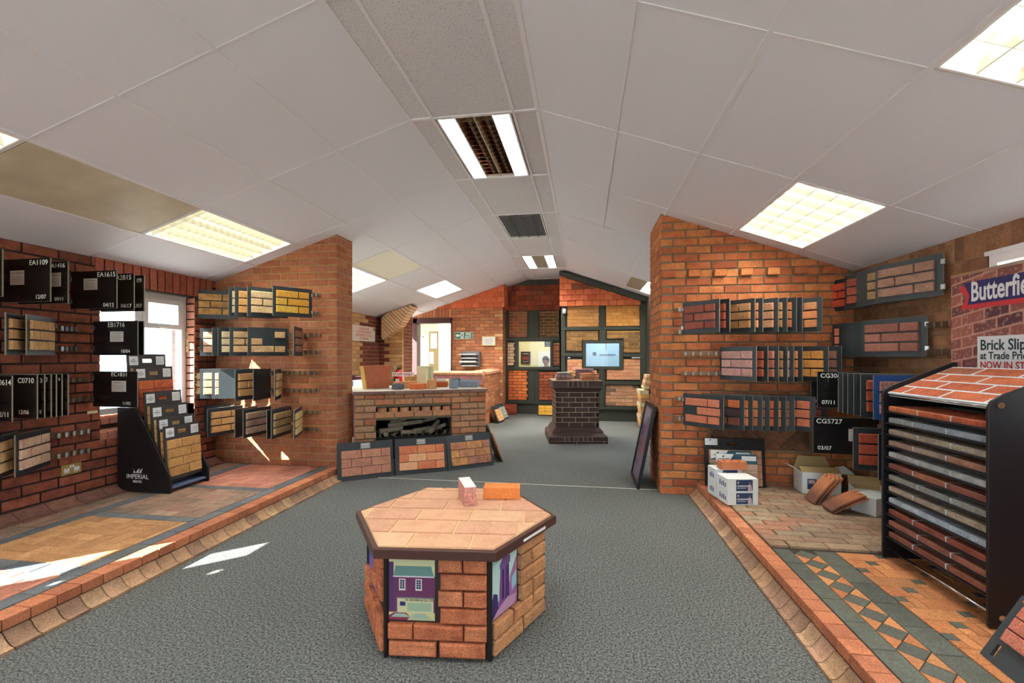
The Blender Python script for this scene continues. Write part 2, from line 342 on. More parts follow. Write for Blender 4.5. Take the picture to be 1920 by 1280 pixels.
# ---- walls of the front room ----
MO_L = mat('near black mortar', '2e2624', .9)
def wall_left():
    H1, H2 = (3.304, 4.262, .60, 1.95), (.45, 1.27, .60, 1.95)
    sol = [(3.26, 4.50, 1.955, 2.175), (.3, 1.5, 1.955, 2.175)]
    its = course_items(-3, 4.55, .124, 2.175, M_L, L=.24, H=.082, j=.014, holes=[H1, H2] + sol)
    for s in sol: its += soldier_items(*s[:3], 2.26, M_LS, L=.082, j=.012)
    o = wall('wall_left', (-4.1, 0, 0), pi/2, -3, 4.55, 0, 2.29, MO_L, its, holes=[H1, H2], depth=.28, recess=.01)
    return o
wl = wall_left()
its = course_items(-4.1, -2.634, .124, 3.0, M_LR, L=.228, H=.0755, j=.009, top=ceilz)
wall('wall_left_end', (0, 4.55, 0), 0, -4.1, -2.634, 0, 1, MO_TAN, its, poly=[(-4.38, 0), (-2.634, 0), (-2.634, LE(-2.634) + .1), (-4.38, LE(-4.38) + .1)], depth=.33, recess=.004)
its = course_items(4.553, 4.88, .124, LE(-2.63) + .02, M_LR, L=.228, H=.0755, j=.009, start=1, bond=.5)
wall('wall_left_pier_side', (-2.63, 0, 0), pi/2, 4.552, 4.88, 0, LE(-2.63) + .08, MO_TAN, its, depth=.1, recess=.005)
# right end wall with its dentil course and recessed herringbone panel
DZ = .124 + 25 * .0768
def rproud(u, z, k): return 0
its = course_items(.734, 2.41, .124 - .0768 * 2 + .03, 3.0, M_RR, L=.231, H=.0768, j=.013, top=ceilz, holes=[(1.16, 2.06, .44, .88), (.73, 2.45, 2.085, 2.135)], start=0)
its += [(.80, 2.107, .13, .066, 0, M_RR, .022, .08)] + [(.915 + i * .1165, 2.107, .104, .064, 0, M_RR, .034 if i % 2 else -.007, .08) for i in range(13)]
o = wall('wall_right_end', (0, 4.55, 0), 0, .734, 2.41, 0, 1, MO_GRY, its, poly=[(.734, 0), (2.67, 0), (2.67, RE(2.67) + .1), (.734, RE(.734) + .1)], depth=.7, recess=.012, jit=1)
o.name = 'wall_right_end'
its = []
def herring_items(c=.085, j=.008, N=9):
    out = []
    for ix in range(-N, N):
        for iy in range(-N, N):
            t = (ix - iy) % 4
            if t == 0: out.append(((ix+1)*c, (iy+.5)*c, 2*c-j, c-j, 0, m_h, 0))
            elif t == 2: out.append(((ix+.5)*c, iy*c, c-j, 2*c-j, 0, m_h, 0))
    return out
m_h = brickmat('dull brown herringbone brick', ['7c4c34', '8a5438', '704430', '6c4838'], amt=.4, dark='34241c')
def clip_poly(P, x0, x1, z0, z1):
    for ax, lim, sg in ((0, x0, 1), (0, x1, -1), (1, z0, 1), (1, z1, -1)):
        Q = []
        for i in range(len(P)):
            p, q = P[i], P[(i + 1) % len(P)]; dp, dq = (p[ax] - lim) * sg, (q[ax] - lim) * sg
            if dp >= 0: Q.append(p)
            if dp * dq < 0: t = dp / (dp - dq); Q.append((p[0] + (q[0]-p[0])*t, p[1] + (q[1]-p[1])*t))
        P = Q
        if len(P) < 3: return []
    return P
HB = (1.18, 2.04, .455, .865)
fr_ = MB(); fr_.box((HB[0]-.03, -.016, HB[2]-.03), (HB[1]+.03, .03, HB[2]), MO_BRN); fr_.box((HB[0]-.03, -.016, HB[3]), (HB[1]+.03, .03, HB[3]+.03), MO_BRN)
fr_.box((HB[0]-.03, -.016, HB[2]), (HB[0], .03, HB[3]), MO_BRN); fr_.box((HB[1], -.016, HB[2]), (HB[1]+.03, .03, HB[3]), MO_BRN); obj('panel_border', fr_, o)
for u, v, w_, h_, a_, m_, p_ in [i for i in herring_items()]:
    x, z = u * .7071 - v * .7071, u * .7071 + v * .7071
    P = [(dx * w_ / 2, dz * h_ / 2) for dx, dz in ((-1,-1),(1,-1),(1,1),(-1,1))]
    P = [(x + (a*.7071 - b_*.7071) + 1.61, z + (a*.7071 + b_*.7071) + .66) for a, b_ in P]
    P = clip_poly(P, *HB)
    if P:
        t = MB(); t.prism(P, 1, .0, .02, m_h); obj('brick', t, o)
its = course_items(-5.28, -4.553, .0, RE(.73) + .02, M_RR, L=.231, H=.0768, j=.012)
its = [i for i in its]
wall('wall_right_pier_side', (.73, 0, 0), -pi/2, -5.29, -4.552, 0, RE(.73) + .08, MO_GRY, its, depth=.1, recess=.010, jit=1)
# right wall (u = -Y)
HW = (-3.17, -1.7, .95, 1.93)
its = course_items(-4.55, 3, .124, 2.13, M_RW, L=.238, H=.079, j=.008, holes=[HW, (-3.5, -1.4, 1.935, 2.15)]) + soldier_items(-3.5, -1.4, 1.935, 2.16, M_RW, L=.08, j=.008)
wall('wall_right', (2.41, 0, 0), -pi/2, -4.55, 3, 0, 2.2, MO_BRN, its, holes=[HW], depth=.26, recess=.003)
PB = mat('plain brown wall', '9a6a4c', .9)
b = MB(); slab(b, -4.4, 2.6, 0, 3.2, 0, .1, PB, [(-2.9, 1.2, .35, 2.15)]); struct(obj('wall_front', b, None, (0, -3.1, 0)))
b = MB(); b.box((-2.9, -3.06, .35), (1.2, -3.05, 2.15), GLASS)
for x in (-2.87, -1.5, -.2, 1.17): b.box((x-.03, -3.09, .35), (x+.03, -3.02, 2.15), WHITE)
struct(obj('added_fill_window', b))  # unseen glazing added behind the camera to brighten the ceiling
b = MB(); slab(b, -10.5, -4.9, 0, 2.25, 0, .19, PB, [(-8.2, -5.8, .7, 2.0)]); struct(obj('wall_right_rear', b, None, (2.41, 0, 0), (0, 0, -pi/2)))
b = MB(); b.box((2.5, 5.8, .7), (2.51, 8.2, 2.0), GLASS); b.box((2.47, 6.97, .7), (2.53, 7.03, 2.0), WHITE); struct(obj('window_7', b))
# ---- windows in the side walls ----
def upvc(name, x, Ys, z0, z1, mulls, tr, face):
    """frame lying in a wall at x; Ys=(y0,y1)"""
    y0, y1 = Ys; f = MB(); t = .055; d0, d1 = (x - .035, x + .035)
    f.box((d0, y0, z0), (d1, y1, z0 + t), WHITE); f.box((d0, y0, z1 - t), (d1, y1, z1), WHITE)
    f.box((d0, y0, z0 + t), (d1, y0 + t, z1 - t), WHITE); f.box((d0, y1 - t, z0 + t), (d1, y1, z1 - t), WHITE)
    for m in mulls: f.box((d0, m - .035, z0 + t), (d1, m + .035, z1 - t), WHITE)
    o = struct(obj(name, f)); g = MB(); g.box((x - .004, y0 + t, z0 + t), (x + .004, y1 - t, z1 - t), GLASS); obj('pane', g, o)
    for (a, c, zb) in tr:      # opening light: a heavier sash
        s = MB(); e0, e1 = d0 - .008, d1 + .012; q = .05
        s.box((e0, a, zb), (e1, c, zb + q), WHITE); s.box((e0, a, z1 - t - q + .01), (e1, c, z1 - t + .01), WHITE); s.box((e0, a, zb + q), (e1, a + q, z1 - t - q + .01), WHITE); s.box((e0, c - q, zb + q), (e1, c, z1 - t - q + .01), WHITE)
        obj('sash', s, o)
        h = MB(); h.box((e1 if face > 0 else e0 - .02, (a + c) / 2 - .05, zb + .01), (e1 + .02 if face > 0 else e0, (a + c) / 2 + .05, zb + .03), WHITE); obj('handle', h, o)
    s = MB(); s.box((x - .06, y0, z1 - .004), (x + .05, y1, z1 + .02), WHITE); obj('head_trim', s, o); return o
upvc('window_1', -4.24, (3.304, 4.262), .80, 1.945, (3.735,), ((3.775, 4.205, 1.60),), 1)
upvc('window_2', -4.15, (.45, 1.27), .80, 1.945, (.78,), ((.815, 1.215, 1.34),), 1)
upvc('window_3', 2.455, (1.7, 3.17), .95, 1.93, (2.4,), (), -1)
for nm, ya, yb in (('window_sill', 3.304, 4.262), ('window_sill', .45, 1.27)):
    s = MB(); s.box((-4.37, ya, .5), (-4.125, yb, .615), MO_DK); s.box((-4.37, ya, .62), (-4.205, yb, .745), MO_DK); o = struct(obj(nm, s))
    for i in range(int((yb - ya) / .076)):
        y = ya + .038 + i * .076
        t = MB(); t.add([(-4.31,-.033,.62),(-4.11,-.033,.60),(-4.11,.033,.60),(-4.31,.033,.62),(-4.31,-.033,.70),(-4.115,-.033,.66),(-4.115,.033,.66),(-4.31,.033,.70)],
                        [(0,3,2,1),(4,5,6,7),(0,1,5,4),(1,2,6,5),(2,3,7,6),(3,0,4,7)], M_PVR); obj('sill_brick', t, o, (0, y, 0))
        t = MB(); t.add([(-4.30,-.033,.74),(-4.19,-.033,.72),(-4.19,.033,.72),(-4.30,.033,.74),(-4.30,-.033,.80),(-4.195,-.033,.77),(-4.195,.033,.77),(-4.30,.033,.80)],
                        [(0,3,2,1),(4,5,6,7),(0,1,5,4),(1,2,6,5),(2,3,7,6),(3,0,4,7)], M_PVR); obj('sill_brick', t, o, (0, y, 0))
for nm, x0, x1, ya, s_ in (('wall_left_reveal', -4.2, -4.101, 4.262, 0), ('wall_left_reveal', -4.2, -4.101, 1.27, 0)):
    t = MB(); t.box((x0, .004, .6), (x1 - .002, .012, 1.95), MO_TAN); t_ = obj(nm, t, None, (0, ya - .004, 0) if not s_ else (0, ya + .004, 0), (0, 0, 0)); struct(t_)
    if not s_: place(t_, course_items(x0, x1, .82, 1.94, M_PVR, L=.24, H=.082, j=.012), d=.01)
# ---- raised brick platforms ----
PZ = .124
def herring(x0, x1, y0, y1, m, c=.1, j=.004):
    out = []; nx, ny = int((x1 - x0) / c) + 3, int((y1 - y0) / c) + 3
    for ix in range(-1, nx):
        for iy in range(-1, ny):
            t = (ix - iy) % 4
            if t == 0: r = (x0 + ix*c, x0 + (ix+2)*c, y0 + iy*c, y0 + (iy+1)*c)
            elif t == 2: r = (x0 + ix*c, x0 + (ix+1)*c, y0 + (iy-1)*c, y0 + (iy+1)*c)
            else: continue
            a, b_, c_, d_ = max(r[0], x0), min(r[1], x1), max(r[2], y0), min(r[3], y1)
            if b_ - a > .02 and d_ - c_ > .02: out.append(((a+b_)/2, (c_+d_)/2, b_-a-j, d_-c_-j, 0, m, R.uniform(0, .0015)))
    return out
def runY(x0, x1, y0, y1, L, m, j=.004):
    n = round((y1 - y0) / L); p = (y1 - y0) / n
    return [((x0+x1)/2, y0 + (i+.5)*p, x1-x0-j, p-j, 0, m, R.uniform(0, .001)) for i in range(n)]
def runX(x0, x1, y0, y1, L, m, j=.004):
    n = max(1, round((x1 - x0) / L)); p = (x1 - x0) / n
    return [(x0 + (i+.5)*p, (y0+y1)/2, p-j, y1-y0-j, 0, m, R.uniform(0, .001)) for i in range(n)]
def cove(parent, x_in, x_out, z1, y0, y1, n, m, base=0.0):
    """sloping cove bricks: at x_in height z1, at x_out height ~.012"""
    p = (y1 - y0) / n; s = 1 if x_out > x_in else -1; W = abs(x_out - x_in)
    prof = [(0, base), (0, z1), (.12*W, z1-.002), (.4*W, z1*.55+base*.45), (.7*W, z1*.25+base*.75), (W, base+.014), (W, base)]
    mb = MB(); mb.prism([(q[0]*s, q[1]) for q in prof], 1, -p/2 + .003, p/2 - .003, m); me = mb.mesh('cove_brick')
    for i in range(n): obj('cove_brick', me, parent, (x_in, y0 + (i+.5)*p, 0))
b = MB(); b.box((-4.1, -2.9, 0), (-2.622, 4.55, PZ - .004), MO_DK); pl = struct(obj('floor_platform_left', b))
top = bpy.data.objects.new('paving', None)
def face_up(parent_name, z):
    e = bpy.data.objects.new(parent_name, None); e.location = (0, 0, z); e.rotation_euler = (-pi/2, 0, 0); COL.objects.link(e); e['kind'] = 'structure'; return e
bpy.data.objects.remove(top)
pav = face_up('floor_paving_left', PZ + .002)
its = runY(-2.71, -2.60, -1.2, 4.545, .111, M_PVE, j=.006); its = [i[:7] + (.05,) for i in its]
its += runY(-2.815, -2.715, -1.2, 4.545, .205, M_PVG)
its += runX(-3.66, -2.82, 2.07, 2.18, .21, M_PVG) + runX(-3.66, -2.82, 2.875, 2.965, .21, M_PVG) + runX(-3.66, -2.82, 3.64, 3.725, .21, M_PVG) + runX(-3.66, -2.82, .9, 1.0, .21, M_PVG)
its += herring(-3.66, -2.82, 1.0, 2.07, M_PVR) + herring(-3.66, -2.82, 2.18, 2.875, M_PVY) + herring(-3.66, -2.82, 2.965, 3.64, M_PVB) + herring(-3.66, -2.82, 3.725, 4.545, M_PVR) + herring(-3.66, -2.82, .0, .9, M_PVB)
its += runY(-3.76, -3.665, .9, 4.545, .205, M_PVG) + runY(-3.86, -3.765, .9, 4.545, .21, M_PVB) + runY(-3.975, -3.865, .9, 4.545, .215, M_PVB)
place(pav, its, name='paver', maxobj=300, d=.03, ch=.002)
cove(pl, -2.604, -2.525, .072, -1.2, 4.54, 54, M_CV)
cove(pl, -4.1, -3.98, .19, .0, 4.54, 22, M_CD, base=PZ)
# right platform
b = MB(); b.box((1.075, -2.9, 0), (2.41, 4.55, PZ - .004), MO_DK); pr = struct(obj('floor_platform_right', b))
pav = face_up('floor_paving_right', PZ + .002)
its = runY(1.055, 1.152, -.4, 4.545, .105, M_PVE, j=.005); its = [i[:7] + (.05,) for i in its]
its += runY(1.155, 1.257, .1, 3.05, .2, M_GT) + runY(1.386, 1.512, .1, 3.05, .2, M_GT)
pch = .1295
for i in range(23):
    yc = 3.05 - pch * (i + .5)
    its.append((1.3215, yc, .0875, .0875, pi/4, M_GT, .0005))
# basket of orange pavers with small dark squares
for k in range(29):
    y = 3.05 - (k + 1) * .102
    x = 1.515 - (k % 3) * .105
    while x < 2.4:
        a, c = max(x, 1.515), min(x + .21, 2.405)
        if c - a > .02: its.append(((a+c)/2, y + .051, c-a-.004, .098, 0, M_OT, R.uniform(0, .001)))
        a, c = max(x + .21, 1.515), min(x + .262, 2.405)
        if c - a > .015: its.append(((a+c)/2, y + .0755, c-a-.004, .048, 0, M_GT, .0005)); its.append(((a+c)/2, y + .0255, c-a-.004, .048, 0, M_OT, .0005))
        a, c = max(x + .262, 1.515), min(x + .315, 2.405)
        if c - a > .015: its.append(((a+c)/2, y + .051, c-a-.004, .098, 0, M_OT, R.uniform(0, .001)))
        x += .315
place(pav, its, name='paver', maxobj=300, d=.03, ch=.002)
tri = MB(); q = pch / 2; tri.prism([(-.0635, -q + .003), (-.003, 0), (-.0635, q - .003)][::-1], 2, -.02, 0, M_OT); tl = tri.mesh('triangle_tile')
tri = MB(); tri.prism([(.0635, -q + .003), (.003, 0), (.0635, q - .003)], 2, -.02, 0, M_OT); trr = tri.mesh('triangle_tile')
for i in range(23):
    yc = 3.05 - pch * (i + 1)
    for me in (tl, trr): obj('triangle_tile', me, pr, (1.3215, yc, PZ + .002))
pav = face_up('floor_paving_right_rear', PZ + .012)
its = []
for k in range(16):
    y = 3.08 + k * .0915; its += runX(1.155 - (k % 2) * .118 + .118, 2.41, y, y + .0915, .235, M_PVM, j=.007)
    if k % 2 == 0: pass
    if k % 2: its[-1] = its[-1]
    if (k % 2) == 0: its.append((1.212, y + .0457, .108, .084, 0, M_PVM, 0))
place(pav, its, name='paver', maxobj=300, d=.03, ch=.003)
cove(pr, 1.057, .985, .072, -.4, 4.54, 47, M_CV)
# thin seam strip across the carpet
b = MB(); b.box((-2.35, 4.665, 0), (.72, 4.675, .003), mat('pale seam strip', 'cfd0c4', .5)); struct(obj('trim_1', b))
# ---- rear room ----
def pk(u, z): return M_BU if u < 7.98 else (M_BU if z > 1.95 and u < 8.3 else M_PI)
its = course_items(6.6, 9.0, 0, 2.2, M_PI, L=.228, H=.076, pick=pk)
wall('wall_left_rear', (-4.2, 0, 0), pi/2, 4.6, 9.0, 0, 2.24, MO_TAN, its, holes=[(5.0, 6.5, .8, 2.0)], depth=.15)
b = MB(); b.box((-4.30, 5.0, .8), (-4.29, 6.5, 2.0), GLASS); b.box((-4.33, 5.72, .8), (-4.26, 5.78, 2.0), WHITE); struct(obj('window_8', b))
its = course_items(-4.2, -3.69, 0, 2.2, M_BU, L=.228, H=.076, pick=lambda u, z: M_BU if u > -4.09 else M_PI)
wall('wall_left_arch_pier', (0, 8.9, 0), 0, -4.2, -3.694, 0, 2.2, MO_TAN, its, depth=.54)
its = course_items(8.903, 9.45, 0, 2.2, M_PI, L=.228, H=.076)
wall('wall_left_arch_pier_side', (-3.69, 0, 0), pi/2, 8.903, 9.44, 0, 2.2, MO_TAN, its, depth=.06)
rib = struct(bpy.data.objects.new('trim_brick_arch_rib', None)); COL.objects.link(rib)
n = 15
def curve(pts, t):
    q = t * (len(pts) - 1); i = min(int(q), len(pts) - 2); f = q - i; a, b_ = pts[i], pts[i+1]; return (a[0] + (b_[0]-a[0])*f, a[1] + (b_[1]-a[1])*f)
LOW = [(-4.04, 1.66), (-3.92, 1.73), (-3.78, 1.84), (-3.68, 1.94), (-3.60, 2.06), (-3.50, 2.20), (-3.40, 2.33)]
UPP = [(-4.06, 1.72), (-4.06, 1.90), (-4.06, 2.10), (-3.95, 2.20), (-3.80, 2.25), (-3.64, 2.30), (-3.44, 2.36)]
RBM = brickmat('pale buff brick', ['e0b084', 'e8bc92', 'd8a478'], amt=.1); v = MB()
for i in range(n):
    t0, t1 = i / n, (i + 1) / n; g_ = .09 / n
    P = [curve(LOW, t0 + g_), curve(LOW, t1 - g_), curve(UPP, t1 - g_), curve(UPP, t0 + g_)]
    q = MB(); q.prism(P, 1, 8.70, 9.02, RBM); obj('brick', q, rib)
    c = lambda p: (p[0] + (-3.9 - p[0]) * .012, p[1] + .004)
    v.prism([c(curve(LOW, t0)), c(curve(LOW, t1)), curve(UPP, t1), curve(UPP, t0)], 1, 8.71, 9.01, MO_DK)
obj('mortar', v, rib)
DOOR = (-3.885, -2.975, -1, 2.19)
its = course_items(-4.2, -1.794, 0, 2.42, M_FW, L=.222, H=.0735, j=.009, holes=[DOOR, (-3.95, -2.96, 2.19, 3)], pick=lambda u, z: M_BU if (u > -2.05 and int(z*29) % 3 == 0) else (M_L if u < -3.8 else M_FW))
its += soldier_items(-3.95, -2.97, 2.195, 2.43, M_FW, L=.075)
fw = wall('wall_rear_left', (0, 10, 0), 0, -4.25, -1.794, 0, 3.0, MO_GRY, its, holes=[(-3.885, -2.975, 0, 2.19)], depth=.2)
its = course_items(10.003, 10.4, 0, 2.42, M_FW, L=.222, H=.0735, j=.009)
wall('wall_rear_left_side', (-1.79, 0, 0), pi/2, 10.002, 10.45, 0, 2.9, MO_GRY, its, depth=.05)
M_DF = mat('dark maroon door frame', '45242a', .5)
b = MB(); b.box((-3.885, 9.97, 0), (-3.79, 10.22, 2.19), M_DF); b.box((-2.985, 9.97, 0), (-2.965, 10.22, 2.19), M_DF); b.box((-3.885, 9.97, 2.08), (-2.965, 10.22, 2.19), M_DF); struct(obj('door_1', b))
# roof tiles hung on the wall heads
def tilerows(parent, x0, x1, z0, rows, zt, m, W=.165, Hh=.115, y=0, pick=None):
    for r in range(rows):
        z = z0 + r * Hh; x = x0 - (W / 2 if r % 2 else 0)
        while x < x1:
            a, c = max(x, x0), min(x + W, x1); h_ = min(Hh + .03, min(zt(a), zt(c)) - z)
            if c - a > .03 and h_ > .04:
                t = MB(); m_ = pick((a+c)/2, r) if pick else m; dz = R.uniform(-.004, .004)
                t.box((-(c-a)/2 + .004, -.052, 0), ((c-a)/2 - .004, -.034, h_), m_, Matrix.Rotation(-.20, 4, 'X')); obj('roof_tile', t, parent, ((a+c)/2, y, z + dz))
            x += W
th = struct(bpy.data.objects.new('trim_tile_hanging', None)); th.location = (0, 9.96, 0); COL.objects.link(th)
bk = MB(); bk.prism([(-3.3, 2.42), (-1.79, 2.42), (-1.79, LE(-1.79)), (-3.3, LE(-3.3))], 1, -.0, .03, M_TO); obj('batten', bk, th)
tilerows(th, -3.3, -1.74, 2.40, 5, lambda x: LE(x) + .02, M_TO)
for k in range(4):
    t = MB(); t.box((-.02, .0, 0), (-.006, .16, .145), M_TO, Matrix.Rotation(0, 4, 'Y')); obj('roof_tile', t, th, (-1.72, 0, 2.40 + k * .115), (0, .1, 0))
    t = MB(); t.box((-.02, .163, 0), (-.006, .32, .145), M_TO); obj('roof_tile', t, th, (-1.72, 0, 2.40 + k * .115), (0, .1, 0))
# far dark display walls
def frame_wall(name, Y, x0, x1, ztop, holes, poly):
    b = MB(); slab(b, x0, x1, 0, 3.1, .0, .12, DKF, holes); o = struct(obj(name, b, None, (0, Y, 0))); return o
WA = (-1.503, -.759, 1.08, 1.666); WB = (.041, .715, 1.116, 1.608)
wa = frame_wall('wall_rear', 10.40, -1.86, -.40, 3.1, [WA], None)
wb = frame_wall('wall_rear_right', 9.50, -.5, 2.41, 3.1, [WB], None)
b = MB(); b.box((-.5, 9.5, 0), (-.42, 10.5, 3.08), DKF); struct(obj('wall_rear_return', b))
def bars_(parent, L_):
    for k_, (xa, za, xb, zb, d) in enumerate(L_):
        d += k_ * .0006
        m = MB(); m.box((xa, -d, za), (xb, 0, zb), DKF); obj('frame_bar', m, parent, bevel=.003)
bars_(wa, [(-1.86,.23,-1.74,2.40,.05), (-.55,.23,-.45,2.40,.05), (-1.26,1.70,-1.03,2.40,.04), (-1.16,1.70,-1.13,2.40,.055), (-1.86,1.68,-.45,1.75,.055), (-1.86,1.01,-.45,1.08,.055), (-1.575,1.08,-1.503,1.68,.05), (-.759,1.08,-.70,1.68,.05),
          (-1.26,.30,-1.02,1.01,.03), (-1.15,.30,-1.12,1.01,.045), (-1.86,.235,-.45,.31,.055), (-1.86,0,-.45,.235,.02), (-1.86,2.90,-.45,3.09,.05)])
bars_(wb, [(-.47,.23,-.385,2.36,.05), (1.115,.0,1.22,2.50,.07), (.305,1.87,.43,2.36,.04), (.345,1.87,.40,2.36,.06), (-.47,1.86,1.2,1.92,.055), (.31,1.62,.44,1.87,.05), (.025,1.585,.74,1.64,.05), (-.03,1.06,.041,1.64,.05), (.715,1.06,.785,1.64,.05), (-.03,1.06,.785,1.116,.05),
          (-.47,1.32,-.03,1.39,.055), (.785,1.31,1.2,1.375,.055), (-.47,.745,1.2,.815,.055), (.285,.28,.43,1.06,.04), (.325,.28,.385,1.06,.055), (-.47,.24,1.2,.305,.055), (-.47,0,1.2,.235,.02)])
# gable barge board and ridge board
b = MB(); b.prism([(-.50, RE(-.326) + .01), (1.28, RE(1.28) + .0), (1.28, RE(1.28) - .12), (-.50, RE(-.43) - .13)], 1, -.16, -.02, DKF); o = struct(obj('trim_barge_board', b, None, (0, 9.50, 0)))
th2 = struct(bpy.data.objects.new('trim_tile_gable', None)); th2.location = (0, 9.44, 0); COL.objects.link(th2)
tilerows(th2, -.50, 1.12, 2.345, 6, lambda x: RE(max(x, -.326)) - .08, M_TO, pick=lambda x, r: M_TR if (r == 3 and -.2 < x < .3) else M_TO)
th3 = struct(bpy.data.objects.new('trim_tile_band', None)); th3.location = (0, 10.37, 0); COL.objects.link(th3)
tilerows(th3, -1.80, -.47, 2.36, 5, lambda x: 2.95, M_TR)
b = MB(); b.box((1.22, 7.9, 0), (1.26, 9.5, 2.45), DKF); struct(obj('trim_dark_side_panel', b))
# ---- rooms seen through the openings ----
def room(tagn, x0, x1, y0, y1, h, m, light=10, col=(1, .97, .9), openfront=True, door=None):
    b = MB(); b.box((x0 - .05, y0, 0), (x0, y1, h), m); b.box((x1, y0, 0), (x1 + .05, y1, h), m); b.box((x0 - .05, y1, 0), (x1 + .05, y1 + .05, h), m)
    struct(obj('wall_' + tagn, b)); c = MB(); c.box((x0 - .05, y0, h), (x1 + .05, y1 + .05, h + .05), CEIL); struct(obj('ceiling_' + tagn, c))
    f = MB(); f.box((x0 - .05, y0 - .15 if tagn == 'side_room' else y0, -.02), (x1 + .05, y1 + .05, .002), CARPET); struct(obj('floor_' + tagn, f))
    t = thing('ceiling_light', f'flat lit ceiling panel inside the {tagn.replace("_", " ")}', 'light', ((x0+x1)/2, (y0+y1)/2 - .1, h), group=None)
    m2 = MB(); m2.box((-.3, -.3, -.02), (.3, .3, 0), mat('lit diffuser', 'ffffff', .5, emit='fff8ea', es=4)); obj('diffuser', m2, t)
    la = bpy.data.lights.new('lamp', 'AREA'); la.shape = 'RECTANGLE'; la.size = .6; la.size_y = .6; la.energy = light; la.color = col; lo = bpy.data.objects.new('lamp', la); lo.location = (0, 0, -.03); link(lo, t)
room('office', -2.05, -.45, 10.53, 12.8, 2.5, CREAM, 26)
room('store_room', -.38, 1.4, 9.63, 11.3, 2.5, mat('pale blue paint', 'c4dce8', .8), 26, (.85, .95, 1))
room('side_room', -5.2, -2.3, 10.22, 12.9, 2.45, mat('cream wall', 'ece6cc', .8), 45)
GLASS2 = glassmat('interior glass', 'fafcfc', .02)
g = MB(); g.box((WA[0], 10.44, WA[2]), (WA[1], 10.448, WA[3]), GLASS2); struct(obj('window_4', g))
g = MB(); g.box((WB[0], 9.54, WB[2]), (WB[1], 9.548, WB[3]), GLASS2); g.box((.44, 9.52, WB[2]), (.455, 9.55, WB[3]), mat('pale frame bar', 'b4c4cc', .5)); struct(obj('window_5', g))
# ======================= CEILING LIGHTS =======================
TUBE = mat('lit tube', 'ffffff', .5, emit='fffdf4', es=7); TUBEC = mat('cool lit tube', 'ffffff', .5, emit='effff8', es=6); TUBEO = mat('unlit tube', 'd8d8d8', .3)
LOUV = mat('glowing louvre blade', '6a6450', .5, emit='fff0c4', es=.42); LOUVC = mat('glowing reflector louvre', '5c6664', .4, .0, emit='e0fff4', es=.45); MIRR = mat('mirror louvre', 'c8b8a8', .08, 1); HOUS = mat('fixture housing', 'f4f4f0', .5); GLV = mat('grey louvre', '8c8e92', .35, .7)  # emission on the louvre blades stands in for tube light falling on them
WARMP = mat('prismatic panel', 'e8e6d8', .35, noise=.15, nscale=60, bump=.6, bscale=140); STAIN = mat('stained diffuser', 'c8c0a8', .5, noise=.35, nscale=3.5, bump=.3, bscale=90); LITD = mat('lit diffuser', 'ffffff', .5, emit='fffdf4', es=4)
def lamp(t, lx, ly, e, col=(1, .95, .86), z=.078, x=0, y=0):
    la = bpy.data.lights.new('lamp', 'AREA'); la.shape = 'RECTANGLE'; la.size = lx; la.size_y = ly; la.energy = e; la.color = col; la.spread = radians(125)
    lo = bpy.data.objects.new('lamp', la); lo.location = (x, y, z); link(lo, t)
GRP = {'grid':'lit louvred ceiling fixtures', 'tubes':'lit louvred ceiling fixtures'}
LL = {(-1,3,-3):'added fill light, unseen louvred fixture of the left slope behind the camera', (-1,3,-1):'lit louvred ceiling fixture at the upper left edge, before the stained panel',
 (-1,3,1):'lit cream louvred ceiling fixture on the left slope beside the stained panel', (-1,3,0):'stained beige ceiling diffuser panel, unlit, between two fixtures on the left slope',
 (-1,3,3):'yellowish louvred ceiling fixture half hidden behind the left brick pier', (-1,2,3):'unlit cream prismatic ceiling panel beyond the left brick pier', (-1,2,5):'bright flat ceiling light panel above the brick arch rib',
 (1,3,-3):'added fill light, unseen louvred fixture of the right slope behind the camera', (1,3,-1):'large lit louvred fixture with visible tubes in the top right corner', (1,3,1):'bright lit ceiling fixture above the right brick end wall',
 (1,2,5):'half lit ceiling fixture beside the right brick pier at the rear', (0,0,-3):'added fill light, unseen flat strip fixture behind the camera', (0,0,-1):'added balance light, unseen flat strip fixture directly over the camera', (0,0,1):'ridge fixture with mirror louvres, two lit outer rows, dark middle rows',
 (0,0,3):'unlit grey louvred fixture in the ridge strip', (0,0,5):'small rear ridge fixture with two bright side strips'}
